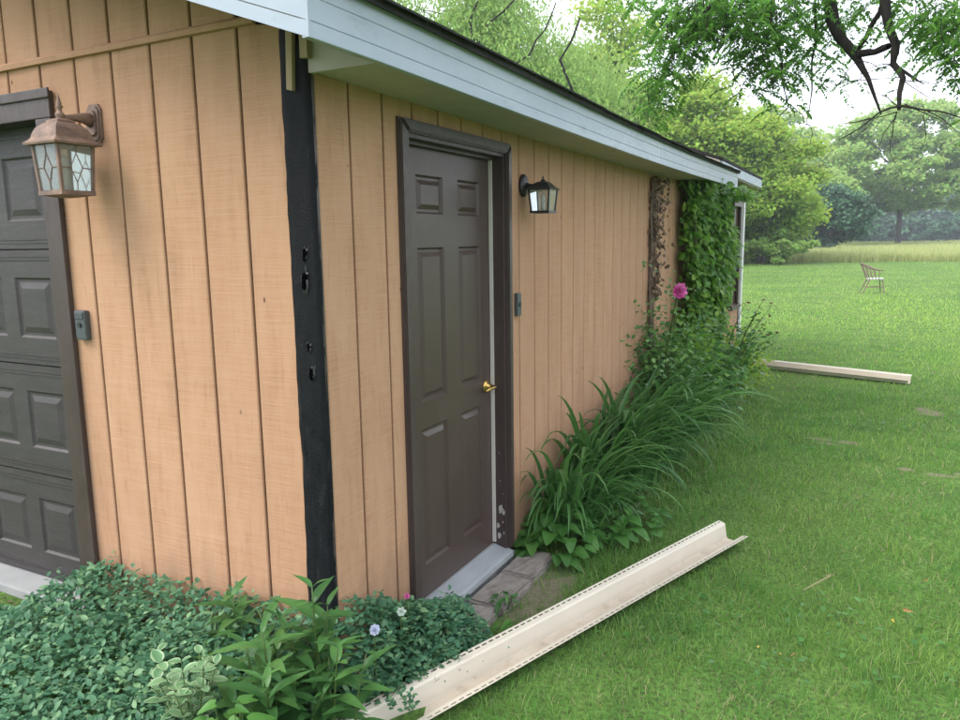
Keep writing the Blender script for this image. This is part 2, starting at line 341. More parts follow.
M['varieg'] = m_leaf('variegated_leaf', (0.10, 0.22, 0.10), (0.16, 0.29, 0.14), (0.20, 0.34, 0.17), 0.25, 0.4, edge=(0.32, 0.43, 0.25))
M['vine'] = m_leaf('vine_leaf', (0.045, 0.135, 0.022), (0.14, 0.29, 0.042), (0.28, 0.44, 0.07), 0.48, 0.4)
M['rose'] = m_leaf('rose_leaf', (0.040, 0.120, 0.032), (0.095, 0.22, 0.054), (0.17, 0.32, 0.08), 0.3, 0.4)
M['redtip'] = m_leaf('reddish_leaf', (0.10, 0.07, 0.03), (0.14, 0.06, 0.035), None, 0.3, 0.4)
M['locust'] = m_leaf('locust_leaf', (0.030, 0.092, 0.020), (0.075, 0.18, 0.030), (0.17, 0.31, 0.045), 0.6, 0.45)
M['maple'] = m_leaf('maple_leaf', (0.16, 0.34, 0.040), (0.26, 0.47, 0.060), (0.38, 0.55, 0.08), 0.48, 0.55, upn=0.35, spec=0.15)
M['willow'] = m_leaf('willow_leaf', (0.15, 0.32, 0.07), (0.24, 0.44, 0.10), (0.33, 0.52, 0.14), 0.45, 0.55, upn=0.3, spec=0.15)
M['darktree'] = m_leaf('dark_evergreen', (0.035, 0.10, 0.05), (0.06, 0.15, 0.07), None, 0.2, 0.6)
M['oak'] = m_leaf('field_tree_leaf', (0.18, 0.37, 0.085), (0.27, 0.48, 0.11), (0.34, 0.54, 0.14), 0.48, 0.55, upn=0.3, spec=0.15)
M['pink'] = m_leaf('pink_petal', (0.55, 0.06, 0.28), (0.68, 0.12, 0.38), (0.75, 0.25, 0.5), 0.3, 0.5)
M['paleblue'] = m_leaf('pale_blue_petal', (0.45, 0.50, 0.70), (0.6, 0.65, 0.8), None, 0.3, 0.5)
M['yellowleaf'] = m_leaf('yellow_leaf', (0.55, 0.40, 0.05), (0.62, 0.45, 0.08), None, 0.2, 0.6)
M['orangeleaf'] = m_leaf('orange_leaf', (0.45, 0.17, 0.05), (0.40, 0.22, 0.09), None, 0.2, 0.6)
M['paleleaf'] = m_leaf('silvery_leaf', (0.45, 0.55, 0.48), (0.55, 0.65, 0.58), None, 0.2, 0.5)

# ------------------------------------------------------------------ ground
def sstep(a, b, x): t = np.clip((x-a)/(b-a), 0, 1); return t*t*(3-2*t)
def gz(x, y):
    x = np.asarray(x, float); y = np.asarray(y, float)
    bed = 0.09*(1-sstep(0.0, 0.35, x))*(1-sstep(0.0, 0.6, y))
    return bed + 0.012*np.sin(x*1.7+0.4)*np.cos(y*1.3)*sstep(0.3, 2.5, np.hypot(x-0.0, y-0.5))
def axis_pts(fine0, fine1, step, far):
    a = list(np.arange(fine0, fine1, step)); d = step
    while a[-1] < far: d *= 1.5; a.append(a[-1]+d)
    d = step
    while a[0] > -far: d *= 1.5; a.insert(0, a[0]-d)
    return np.array(a)
gx = axis_pts(-4, 6, 0.15, 600); gy = axis_pts(-4, 12, 0.15, 600)
GX, GY = np.meshgrid(gx, gy); GZ = gz(GX, GY)
inside = (GX < -0.12) & (GX > -7.9) & (GY > 0.05) & (GY < 9.4)
GZ = np.where(inside, 0.0, GZ)
nx = len(gx); idx = np.arange(nx*len(gy)).reshape(len(gy), nx)
Q = np.stack([idx[:-1, :-1], idx[:-1, 1:], idx[1:, 1:], idx[1:, :-1]], -1).reshape(-1, 4)
gro = link('ground', npmesh('ground', np.stack([GX, GY, GZ], -1).reshape(-1, 3), Q, 4, True), M['ground'], kind='structure')
ap = box('driveway_apron', (-7.2, -1.36, -0.035, 0.4, 0.0, 0.13), M['concrete'], bevel=0.008); ap['kind'] = 'structure'
fl = box('garage_floor', (-7.7, -0.14, 0.42, 9.25, 0.0, 0.115), M['concrete']); fl['kind'] = 'structure'

# ------------------------------------------------------------------ garage
LEN = 9.3; WX = -7.7; SL = 0.36; EX = 0.30
g = thing('garage', 'tan wood sided garage with brown doors and pale metal fascia', 'garage')
fw = link('front_wall', mesh('front_wall', *(lambda b: (b.v, b.f))(
    MB().prism([(-1.36, 0.1), (-0.11, 0.1), (-0.11, 2.42), (-1.36, 2.86)], 0.012, 0.10, 1)
        .prism([(WX, 0.1), (-6.30, 0.1), (-6.30, 2.75), (WX, 2.42)], 0.012, 0.10, 1)
        .prism([(-6.30, 2.26), (-1.36, 2.26), (-1.36, 2.86), (-3.75, 3.71), (-6.30, 2.75)], 0.012, 0.10, 1))), M['groove'], g)
DY0, DY1, DTOP = 0.560, 1.460, 2.145
sw = link('side_wall', mesh('side_wall', *(lambda b: (b.v, b.f))(
    MB().box(-0.11, -0.012, 0.10, DY0, 0.02, 2.40).box(-0.11, -0.012, DY1, LEN, 0.02, 2.40).box(-0.11, -0.012, DY0, DY1, DTOP, 2.40))), M['groove'], g)
MB().box(WX, WX+0.1, 0.1, LEN, 0.02, 2.4).obj('rear_side_wall', M['siding'], g)
MB().prism([(WX+0.1, 0.02), (-0.11, 0.02), (-0.11, 2.40), (-3.75, 3.7), (WX+0.1, 2.40)], LEN-0.1, LEN, 1).obj('back_wall', M['siding'], g)
# siding boards: each its own piece, V grooves between
bcache = {}
def board_front(x0, x1, z0, z1a, z1b):
    e = 0.004
    b = MB(); V = []
    for (y, i) in ((0.0115, 0), (0.003, 0), (0.0, e)):
        V += [(x0+i, y, z0), (x1-i, y, z0), (x1-i, y, z1b), (x0+i, y, z1a)]
    Fs = [(8, 9, 10, 11)]
    for r in (0, 4):
        for k in range(4): Fs.append((r+k, r+(k+1) % 4, r+4+(k+1) % 4, r+4+k))
    return mesh('siding_board', V, Fs)
def board_side(w, h):
    key = (round(w, 3), round(h, 3))
    if key not in bcache:
        e = 0.004; V = []
        for (x, i) in ((-0.0115, 0), (-0.003, 0), (0.0, e)):
            V += [(x, i, 0), (x, w-i, 0), (x, w-i, h), (x, i, h)]
        Fs = [(8, 9, 10, 11)]
        for r in (0, 4):
            for k in range(4): Fs.append((r+k, r+(k+1) % 4, r+4+(k+1) % 4, r+4+k))
        bcache[key] = mesh('siding_board', V, Fs)
    return bcache[key]
GR = 0.0115
edges = [-0.098, -0.292] + [-0.292-0.211*k for k in range(1, 36)]
def raketop(x): return 2.27 + SL*(EX-x) if x > -3.75 else 2.27 + SL*(EX-x) - 2*SL*(-3.75-x)
for a, b in zip(edges[:-1], edges[1:]):
    x1, x0 = a-GR/2, max(b+GR/2, WX)
    if x0 >= x1: break
    gar0, gar1 = -6.32, -1.355
    lo = 0.17
    if x1 <= gar0 or x0 >= gar1: segs = [(x0, x1, lo)]
    elif x0 > gar0 and x1 < gar1: segs = [(x0, x1, 2.31)]
    elif x1 > gar1: segs = [(x0, gar1, 2.31), (gar1, x1, lo)]
    else: segs = [(x0, gar0, lo), (gar0, x1, 2.31)]
    for s0, s1, z in segs:
        ta, tb = raketop(s0), raketop(s1); j = 2.446
        if s1-s0 < 0.02: continue
        if min(ta, tb) > j+0.03:
            link('siding_board', board_front(s0, s1, z, j-0.003, j-0.003), M['siding'], fw)
            link('siding_board', board_front(s0, s1, j+0.003, ta, tb), M['siding'], fw)
        else: link('siding_board', board_front(s0, s1, z, min(ta, j-0.003), min(tb, j-0.003)), M['siding'], fw)
yed = [0.028] + [0.213+0.203*k for k in range(0, 45)]; WIN = (8.40, 9.02, 0.80, 2.12)
for a, b in zip(yed[:-1], yed[1:]):
    y0, y1 = a+GR/2, min(b-GR/2, LEN-0.09)
    if y1 - y0 < 0.02: continue
    T = 2.262
    def put(p0, p1, z0, z1):
        if p1-p0 > 0.015 and z1-z0 > 0.02: link('siding_board', board_side(p1-p0, z1-z0), M['siding'], sw, (0, p0, z0))
    c0, c1 = DY0-0.03, DY1+0.03
    if y1 <= c0 or y0 >= c1:
        if y1 > WIN[0] and y0 < WIN[1]:
            put(y0, y1, 0.10, WIN[2]); put(y0, y1, WIN[3], T)
        else: put(y0, y1, 0.10, T)
    else:
        if y0 < c0: put(y0, c0, 0.10, T); y0 = c0
        if y1 > c1: put(c1, y1, 0.10, T); y1 = c1
        put(y0, y1, DTOP+0.035, T)
# joint moulding across the gable
MB().prism([(-0.0005, 2.432), (-0.016, 2.434), (-0.018, 2.452), (-0.006, 2.462), (-0.0005, 2.462)], -7.6, -0.205, 0).obj('joint_moulding', M['siding'], g)
# black tarred corner post: two displaced faces
def corner_post():
    nz, z0, z1 = 150, 0.10, 2.40; V = []; Fs = []
    prof = [(-0.112, 0.010), (-0.108, -0.003), (-0.09, -0.006), (-0.07, -0.006), (-0.05, -0.006), (-0.03, -0.006), (-0.012, -0.006), (0.0, 0.0), (0.004, 0.008), (0.004, 0.018), (-0.006, 0.030)]
    r = np.random.default_rng(3); k = len(prof)
    big = r.normal(0, 1, (nz, k)); 
    for _ in range(3): big[1:-1] = (big[:-2]+big[1:-1]+big[2:])/3
    wob = np.cumsum(r.normal(0, 0.0004, nz)); wob -= np.linspace(wob[0], wob[-1], nz)
    holes = []
    for i in range(nz):
        z = z0+(z1-z0)*i/(nz-1); low = max(0, 0.6-z)
        for j, (x, y) in enumerate(prof):
            dx = wob[i] + (0.0012+0.012*low)*big[i, j]*(1.6 if j < 2 else 0.3) - (0.03*low if j < 2 else 0)
            dy = 0.0030*big[i, j]*(1 if 1 < j < k-1 else 0.3)
            for hz, hx, hr in holes:
                d = ((z-hz)/hr)**2+((x-hx)/0.014)**2
                if d < 1.4: dy += 0.022*max(0, 1-d/1.4)
            V.append((x+dx, y+dy, z))
    for i in range(nz-1):
        for j in range(k-1): Fs.append((i*k+j, i*k+j+1, (i+1)*k+j+1, (i+1)*k+j))
    link('corner_post', mesh('corner_post', V, Fs, True), M['tar'], g)
corner_post()
rg = random.Random(19)
for (gz_, gx_, gh, gw) in ((1.68, -0.040, 0.030, 0.010), (1.60, -0.046, 0.042, 0.014), (1.37, -0.042, 0.020, 0.008), (1.28, -0.034, 0.030, 0.011)  ):
    k_ = 13; ring = []
    for i in range(k_):
        t_ = 2*math.pi*i/k_; f_ = rg.uniform(0.55, 1.15); ring.append((gx_+gw*f_*math.cos(t_)+0.35*gw*math.sin(t_), gz_+gh*f_*math.sin(t_)))
    b_ = MB(); V_ = [(x, -0.0135, z) for x, z in ring]+[(gx_+(x-gx_)*1.45+rg.uniform(-0.003, 0.003), -0.0085, gz_+(z-gz_)*1.25) for x, z in ring]
    b_.add(V_, [(i, (i+1) % k_, (i+1) % k_+k_, i+k_) for i in range(k_) if rg.random() < 0.45]); b_.obj('peeled_edge', M['tarflake'], g)
    link('rot_hole', mesh('rot_hole', [(x, -0.0110, z) for x, z in ring], [tuple(range(k_))]), M['hole'], g)
box('post_core', (-0.1, -0.012, 0.032, 0.098, 0.05, 2.4), M['tar'], g)
MB().prism([(-0.004, 0.010), (0.006, 0.012), (0.004, 0.026), (-0.010, 0.030)], 0.10, 2.26, 2).obj('corner_strip', M['trim'], g)
MB().add([(-0.070, -0.022, 2.21), (-0.047, -0.022, 2.205), (-0.035, -0.022, 2.40), (-0.062, -0.022, 2.40),
          (-0.070, -0.006, 2.21), (-0.047, -0.006, 2.205), (-0.035, -0.006, 2.40), (-0.062, -0.006, 2.40)], [(0, 1, 2, 3), (7, 6, 5, 4), (0, 4, 5, 1), (1, 5, 6, 2), (2, 6, 7, 3), (3, 7, 4, 0)]).obj('wood_shim', M['wood'], g)
# roof, fascia, soffit
def sag(y): return -0.022*math.sin(math.pi*min(max(y, 0), 6.7)/6.7)
def strip(name, prof, y0, y1, n, mat, parent, sagged=True):
    V = []; Fs = []; k = len(prof)
    for i in range(n+1):
        y = y0+(y1-y0)*i/n; s_ = sag(y) if sagged else 0
        V += [(x, y, z+s_) for x, z in prof]
    for i in range(n):
        for j in range(k): Fs.append((i*k+j, i*k+(j+1) % k, (i+1)*k+(j+1) % k, (i+1)*k+j))
    Fs += [tuple(range(k)), tuple(range(n*k, n*k+k))[::-1]]
    return link(name, mesh(name, V, Fs), mat, parent)
YE = 6.75
roof = thing('x', None, None); bpy.data.objects.remove(roof)
def roofz(x): return 2.425 + SL*(0.325-x)
rp = [(0.325, 2.425-0.03), (0.325, 2.425), (-3.75, roofz(-3.75)), (-3.75, roofz(-3.75)-0.03)]
roof = strip('roof', rp, -0.375, YE, 24, M['shingle'], g)
mz = roofz(-3.75)
strip('roof_slope', [(-3.751, mz-0.03), (-3.751, mz), (-7.9, mz-SL*4.15), (-7.9, mz-SL*4.15-0.03)], -0.375, LEN+0.3, 4, M['shingle'], g, False)
strip('roof_slope', [(0.14, 2.585-0.03), (0.14, 2.585), (-3.749, 2.585+SL*3.889), (-3.749, 2.555+SL*3.889)], YE+0.001, 10.15, 6, M['shingle'], g, False)
# shingle tabs along the eave, two courses, each tab a piece
r0 = random.Random(5); y = -0.39
while y < YE-0.05:
    w = 0.30; 
    for c, (xo, zo, dy) in enumerate(((0.345, 0.006, 0.0), (0.325-0.135, 0.0135, 0.15))):
        jx = r0.uniform(-0.006, 0.006); th = 0.007
        x0, x1 = xo+jx, xo-0.30; za, zb = roofz(x0)+zo, roofz(x1)+zo
        ya, yb = y+dy+0.004, min(y+dy+w-0.004, YE); s1, s2 = sag(ya), sag(yb)
        if yb-ya < 0.05: continue
        dr = r0.uniform(0, 0.006)
        V = [(x0, ya, za-th-dr+s1), (x0, yb, za-th-dr+s2), (x1, yb, zb-th+s2), (x1, ya, zb-th+s1), (x0, ya, za-dr+s1), (x0, yb, za-dr+s2), (x1, yb, zb+s2), (x1, ya, zb+s1)]
        link('shingle', mesh('shingle', V, BOXF), M['shingle'], roof)
    y += w
fprof = [(EX-0.02, 2.250), (EX, 2.250), (EX+0.002, 2.252), (EX+0.002, 2.290), (EX-0.0015, 2.2925), (EX+0.001, 2.295), (EX+0.001, 2.352), (EX-0.002, 2.3545), (EX+0.0005, 2.357), (EX+0.004, 2.405), (EX-0.02, 2.405)]
strip('eave_fascia', fprof, -0.352, 3.35, 12, M['fascia'], g); strip('eave_fascia', fprof, 3.3525, YE, 12, M['fascia'], g)
# rake fascia on the front gable (left board of the corner)
def rake(x0, x1, ya, yb, lo, hi, name, mat):
    b = MB(); P2 = []
    b.prism([(x0, 2.250+lo), (x1, 2.250+lo+SL*(x0-x1)), (x1, 2.250+hi+SL*(x0-x1)), (x0, 2.250+hi)], ya, yb, 1)
    return b.obj(name, mat, g)
rake(EX-0.001, -3.76, -0.353, -0.335, 0.0, 0.040, 'rake_fascia', M['fascia'])
rake(EX-0.001, -3.76, -0.3495, -0.335, 0.0405, 0.0425, 'rake_fascia_seam', M['soffit'])
rake(EX-0.001, -3.76, -0.354, -0.335, 0.043, 0.102, 'rake_fascia', M['fascia'])
rake(EX-0.001, -3.76, -0.3555, -0.335, 0.1025, 0.150, 'rake_fascia', M['fascia'])
MB().prism([(-3.76, 3.70), (-7.88, 3.70-SL*4.12), (-7.88, 3.85-SL*4.12), (-3.76, 3.85)], -0.353, -0.335, 1).obj('rake_fascia', M['fascia'], g)
MB().box(EX-0.002, EX+0.0055, -0.3575, -0.348, 2.249, 2.407).obj('corner_cap', M['fascia'], g)
strip('soffit', [(0.001, 2.264), (EX-0.021, 2.264), (EX-0.021, 2.272), (0.001, 2.272)], 0.03, YE, 14, M['soffit'], g)
MB().prism([(-0.006, 2.258), (EX-0.021, 2.258), (EX-0.021, 2.39), (-0.006, 2.39)], 0.004, 0.028, 1).obj('soffit_end_board', M['soffit'], g)
MB().prism([(-0.010, 2.300), (0.02, 2.300), (0.02, 2.40), (-0.010, 2.40)], -0.020, 0.003, 1).obj('blocking', M['wood'], g)
MB().prism([(EX-0.022, 2.36), (-3.74, 2.36+SL*(EX+3.72)), (-3.74, 2.372+SL*(EX+3.72)), (EX-0.022, 2.372)], -0.334, 0.003, 1).obj('overhang_deck', M['soffit'], g)
# far roof section, set a little higher and farther back
strip('far_fascia', [(0.108, 2.44), (0.128, 2.44), (0.130, 2.55), (0.108, 2.55)], YE+0.02, 10.15, 3, M['fascia'], g, False)
MB().prism([(0.107, 2.40), (0.107, 2.556), (-0.95, 2.556+SL*1.057), (-0.95, 2.40)], YE+0.004, YE+0.02, 1).obj('gable_cheek', M['soffit'], g)
MB().box(-0.1, 0.107, YE+0.021, 10.14, 2.425, 2.438).obj('far_soffit', M['soffit'], g)
# far window and corner board
cw = link('window', mesh('window', *(lambda b: (b.v, b.f))(MB().box(-0.05, -0.03, WIN[0]+0.08, WIN[1]-0.08, WIN[2]+0.07, WIN[3]-0.07))), M['windowglass'], g)
for b in ((0.0005, 0.03, WIN[0]-0.02, WIN[0]+0.08, WIN[2], WIN[3]), (0.0005, 0.03, WIN[1]-0.08, WIN[1]+0.02, WIN[2], WIN[3]),
          (0.0005, 0.032, WIN[0]-0.03, WIN[1]+0.03, WIN[3]+0.001, WIN[3]+0.08), (0.0005, 0.05, WIN[0]-0.05, WIN[1]+0.05, WIN[2]-0.05, WIN[2]-0.001)):
    box('window_casing', b, M['trim'], cw, 0.003)
box('mullion', (-0.028, -0.005, WIN[0]+0.081, WIN[1]-0.081, 1.44, 1.48), M['trim'], cw)
box('corner_board', (0.0005, 0.03, LEN-0.09, LEN+0.02, 0.06, 2.42), M['whitetrim'], g, 0.003)

# ------------------------------------------------------------------ entry door (part of the garage)
def panel_bm(P, u0, u1, z0, z1, r1=0.020, r2=0.040, d=0.013):
    """ring of four slopes: recess then raised field. P(u, depth, z) maps to world"""
    V = []; Fs = []
    for i, dep in ((0, 0.0), (r1*0.45, -d), (r1, -d), (r2, -0.001)):
        V += [P(u0+i, dep, z0+i), P(u1-i, dep, z0+i), P(u1-i, dep, z1-i), P(u0+i, dep, z1-i)]
    for r in (0, 4, 8):
        for k in range(4): Fs.append((r+k, r+(k+1) % 4, r+4+(k+1) % 4, r+4+k))
    Fs.append((12, 13, 14, 15)); return V, Fs
def slab_with_panels(P, u0, u1, z0, z1, panels, thick):
    """flat face with rectangular openings + edges"""
    us = sorted({u0, u1, *[p[0] for p in panels], *[p[1] for p in panels]}); zs = sorted({z0, z1, *[p[2] for p in panels], *[p[3] for p in panels]})
    V = []; Fs = []
    for i in range(len(us)-1):
        for j in range(len(zs)-1):
            um, zm = (us[i]+us[i+1])/2, (zs[j]+zs[j+1])/2
            if any(p[0] < um < p[1] and p[2] < zm < p[3] for p in panels): continue
            n = len(V); V += [P(us[i], 0, zs[j]), P(us[i+1], 0, zs[j]), P(us[i+1], 0, zs[j+1]), P(us[i], 0, zs[j+1])]; Fs.append((n, n+1, n+2, n+3))
    n = len(V)
    for dep in (0, -thick): V += [P(u0, dep, z0), P(u1, dep, z0), P(u1, dep, z1), P(u0, dep, z1)]
    for k in range(4): Fs.append((n+k, n+(k+1) % 4, n+4+(k+1) % 4, n+4+k))
    Fs.append((n+7, n+6, n+5, n+4)); return V, Fs
DX = -0.078; PD = lambda u, d, z: (DX+d, u, z)
panels = [(0.757, 0.983, 1.838, 2.0), (1.117, 1.335, 1.838, 2.0), (0.757, 0.983, 1.02, 1.695), (1.117, 1.335, 1.02, 1.695), (0.757, 0.983, 0.268, 0.9), (1.117, 1.335, 0.268, 0.9)]
dv, df = slab_with_panels(PD, 0.582, 1.430, 0.118, 2.118, panels, 0.044)
door = link('entry_door', mesh('entry_door', dv, df), M['door'], g)
for p in panels: link('panel', mesh('panel', *panel_bm(PD, *p)), M['door'], door)
kb = MB()
kc = Vector((DX, 1.378, 0.985)); prof = [(0.033, 0.0005), (0.034, 0.006), (0.028, 0.010), (0.014, 0.013), (0.012, 0.036)]
nk = 14; V = []; Fs = []
for r, d in prof:
    for k in range(nk): V.append((kc.x+d, kc.y+r*math.cos(2*math.pi*k/nk), kc.z+r*math.sin(2*math.pi*k/nk)))
for i in range(len(prof)-1):
    for k in range(nk): Fs.append((i*nk+k, i*nk+(k+1) % nk, (i+1)*nk+(k+1) % nk, (i+1)*nk+k))
kb.add(V, Fs); kb.tube([(kc.x+0.028, kc.y, kc.z), (kc.x+0.052, kc.y, kc.z), (kc.x+0.060, kc.y-0.015, kc.z+0.001), (kc.x+0.058, kc.y-0.06, kc.z+0.003), (kc.x+0.055, kc.y-0.105, kc.z-0.003)], [0.011, 0.011, 0.010, 0.008, 0.006], 8)
kb.obj('lever_handle', M['brass'], door, True)
box('latch_plate', (DX-0.03, DX+0.0012, 1.4302, 1.4318, 0.93, 1.04), M['brass'], door)
frame = link('door_frame', mesh('door_frame', *(lambda b: (b.v, b.f))(
    MB().box(-0.125, 0.0, DY0, DY0+0.020, 0.09, DTOP-0.02).box(-0.125, 0.0, DY1-0.020, DY1, 0.09, DTOP-0.02).box(-0.125, 0.0, DY0, DY1, DTOP-0.0195, DTOP)
        .box(-0.066, -0.045, DY0+0.0205, DY0+0.032, 0.12, DTOP-0.02).box(-0.066, -0.045, DY0+0.0205, DY1-0.0205, DTOP-0.034, DTOP-0.0205))), M['trim'], g)
def casing(pts):     # outline of the board on the wall, raised with a stepped moulding
    b = MB()
    for x0, x1, ins in ((0.0008, 0.012, 0.0), (0.0122, 0.019, 0.008), (0.0192, 0.0235, 0.016)):
        c = np.mean(pts, 0); q = []
        n = len(pts)
        for i, p in enumerate(pts):
            a = np.array(pts[i-1]); bb = np.array(pts[(i+1) % n]); p = np.array(p, float)
            d1 = (a-p)/np.linalg.norm(a-p); d2 = (bb-p)/np.linalg.norm(bb-p)
            s_ = abs(d1[0]*d2[1]-d1[1]*d2[0]); q.append(tuple(p+(d1+d2)*ins*0.6/max(s_, 0.3)))
        b.prism(q, x0, x1, 0)
    return b.obj('casing', M['trim'], frame)
w = 0.046
casing([(DY0-w-0.014, 0.10), (DY0+0.004, 0.10), (DY0+0.004, DTOP-0.004), (DY0-w-0.014, DTOP+w)])
casing([(DY1-0.004, 0.10), (DY1+w, 0.10), (DY1+w, DTOP+w), (DY1-0.004, DTOP-0.004)])
casing([(DY0-w-0.013, DTOP+w+0.001), (DY0+0.005, DTOP-0.003), (DY1-0.005, DTOP-0.003), (DY1+w-0.001, DTOP+w+0.001)])
box('weather_strip', (-0.076, -0.058, 1.4310, 1.4395, 0.13, 2.118), M['white_strip'], frame)
# chipped paint at the foot of the jamb
rr = random.Random(2)
for (xx, zz, s_) in ((-0.028, 0.315, 0.030), (-0.012, 0.300, 0.016), (-0.045, 0.22, 0.018), (-0.040, 0.165, 0.022), (-0.012, 0.185, 0.010), (-0.018, 0.245, 0.008), (-0.03, 0.47, 0.006), (-0.035, 0.62, 0.005), (-0.012, 0.40, 0.005)):
    V = [(xx+s_*0.55*math.cos(t)*rr.uniform(0.5, 1.1), DY1-0.0208, zz+s_*math.sin(t)*rr.uniform(0.5, 1.1)) for t in np.linspace(0, 2*math.pi, 12)[:-1]]
    link('paint_chip', mesh('paint_chip', V, [tuple(range(11))]), M['chip'], frame)
MB().prism([(-0.13, 0.06), (0.034, 0.06), (0.034, 0.085), (0.022, 0.092), (-0.05, 0.112), (-0.066, 0.117), (-0.13, 0.117)], 0.564, 1.4585, 1).obj('threshold', M['alu'], frame)
MB().box(-0.12, 0.012, 0.58, 1.53, 0.0, 0.058).obj('sill_block', M['concrete'], g)

# ------------------------------------------------------------------ overhead garage door (part of the garage)
PG = lambda u, d, z: (u, 0.100-d, z)
gd = None; hs = (2.235-0.140)/4
gdoor = link('garage_door', mesh('garage_door', *(lambda b: (b.v, b.f))(MB().box(-6.30, -1.38, 0.142, 0.16, 0.14, 2.235))), M['gdoor'], g)
for k in range(4):
    z0 = 0.140+k*hs; ps = []
    x = -1.455
    while x-0.27 > -6.25:
        ps.append((x-0.262, x, z0+0.125, z0+hs-0.125)); x -= 0.362
    ps = [(a-0.115, b-0.115, c, d) for a, b, c, d in ps if a-0.115 > -6.27]
    V, Fs = slab_with_panels(PG, -6.30, -1.385, z0+0.003, z0+hs-0.003, ps, 0.04)
    sec = link('door_section', mesh('door_section', V, Fs), M['gdoor'], gdoor)
    if k == 0:
        a0, b0_, c0_, d0_ = ps[0]; pme = mesh('panel', *panel_bm(lambda u, d, z: (u, -d, z), 0, b0_-a0, 0, d0_-c0_, r1=0.022, r2=0.05, d=0.009)); pme.materials.append(M['gdoor'])
    for p in ps: link('panel', pme, None, gdoor, (p[0], 0.100, p[2]))
    b = MB()
    # thin embossed lines along the section edges
    for zz in (z0+0.030, z0+0.045, z0+hs-0.045, z0+hs-0.030): b.box(-6.29, -1.39, 0.0965, 0.0998, zz-0.003, zz+0.003)
    b.obj('embossed_lines', M['gdoor'], gdoor)
gfr = link('garage_door_frame', mesh('garage_door_frame', *(lambda b: (b.v, b.f))(
    MB().box(-1.385, -1.356, -0.002, 0.135, 0.135, 2.262).box(-6.33, -6.301, -0.002, 0.135, 0.135, 2.262).box(-6.30, -1.386, -0.002, 0.135, 2.2335, 2.262))), M['trim'], g)
for b in ((-1.372, -1.275, -0.024, -0.0025, 0.135, 2.225), (-6.40, -6.315, -0.024, -0.0025, 0.135, 2.225), (-6.40, -1.275, -0.024, -0.0025, 2.226, 2.330), (-6.42, -1.262, -0.034, -0.0245, 2.30, 2.338)):
    box('casing', b, M['trim'], gfr, 0.004)

# ------------------------------------------------------------------ wall fittings
def lantern_big():
    c = Vector((-1.030, -0.175, 1.905)); t = thing('wall_lantern', 'rusty copper square lantern with leaded diamond panes beside overhead door', 'lantern', (-1.03, 0, 1.9), 'wall lanterns')
    # plate
    b = MB(); pl = []
    for x, z in ((-0.028, -0.075), (0.028, -0.075), (0.045, -0.055), (0.045, 0.055), (0.028, 0.075), (-0.028, 0.075), (-0.045, 0.055), (-0.045, -0.055)): pl.append((x, z))
    for y0, y1, k in ((-0.012, -0.0008, 1.0), (-0.020, -0.0122, 0.86), (-0.032, -0.0202, 0.62)): b.prism([(-1.03+x*k, 2.185+z*k) for x, z in pl], y0, y1, 1)
    b.obj('back_plate', M['rust'], t)
    MB().tube([(-1.03, -0.025, 2.195), (-1.03, -0.07, 2.200), (-1.03, -0.12, 2.196), (-1.03, -0.175, 2.185)], [0.030, 0.020, 0.013, 0.012], 8).obj('arm', M['rust'], t, True)
    z = c.z
    MB().square([(0.110, 0.178), (0.112, 0.186), (0.098, 0.196), (0.088, 0.205), (0.083, 0.222), (0.073, 0.242), (0.056, 0.258), (0.042, 0.264), (0.040, 0.272), (0.022, 0.280)], c).obj('lantern_roof', M['rust'], t)
    MB().lathe([(0.020, 0.279), (0.016, 0.286), (0.020, 0.292), (0.020, 0.298), (0.012, 0.303), (0.010, 0.318), (0.017, 0.324), (0.009, 0.331), (0.012, 0.338), (0.008, 0.346), (0.004, 0.36), (0.001, 0.375)], c, 10).obj('finial', M['rust'], t, True)
    top, bot = 0.083, 0.072; fr = MB()
    for sx, sy in ((-1, -1), (1, -1), (1, 1), (-1, 1)):
        e = 0.0065
        V = []
        for r, zz in ((bot, 0.0), (top, 0.178)):
            for dx, dy in ((-e, -e), (e, -e), (e, e), (-e, e)): V.append((c.x+sx*r+dx, c.y+sy*r+dy, c.z+zz))
        fr.add(V, BOXF)
    fr.square([(bot+0.009, -0.010), (bot+0.009, 0.006), (bot-0.004, 0.008), (bot-0.004, -0.010)], c)
    fr.square([(0.03, -0.018), (bot, -0.0105)], c)
    fr.obj('cage', M['rust'], t)
    for k in range(4):
        a = k*math.pi/2; ca, sa = math.cos(a), math.sin(a)
        def Q_(u, h, dep=0.0):
            r = bot+(top-bot)*h+dep; y_, x_ = -r, u*r; return (c.x+x_*ca-y_*sa, c.y+x_*sa+y_*ca, c.z+0.008+h*0.168)
        pane = link('pane', mesh('pane', [Q_(-0.93, 0), Q_(0.93, 0), Q_(0.93, 1), Q_(-0.93, 1)], [(0, 1, 2, 3)]), M['glass'], t)
        lb = MB(); rd = 0.0022
        dm = [(0, 0.18), (0.36, 0.5), (0, 0.82), (-0.36, 0.5)]
        for i in range(4): lb.tube([Q_(*dm[i], 0.002), Q_(*dm[(i+1) % 4], 0.002)], rd, 4)
        for p, q in (((0, 0), (0, 0.18)), ((0, 0.82), (0, 1)), ((-0.93, 0.5), (-0.36, 0.5)), ((0.36, 0.5), (0.93, 0.5))): lb.tube([Q_(*p, 0.002), Q_(*q, 0.002)], rd, 4)
        lb.obj('leading', M['rust'], pane)
    MB().lathe([(0.016, 0.0), (0.016, 0.09), (0.006, 0.092), (0.018, 0.105), (0.016, 0.125), (0.004, 0.145)], c, 10).obj('bulb', M['bulb'], t, True)
lantern_big()
for o in COL.objects:
    if o.name == 'wall_lantern': o.scale = (0.84, 0.84, 0.95); o.location = (-1.03-0.004, 0.0, 1.9+0.013)
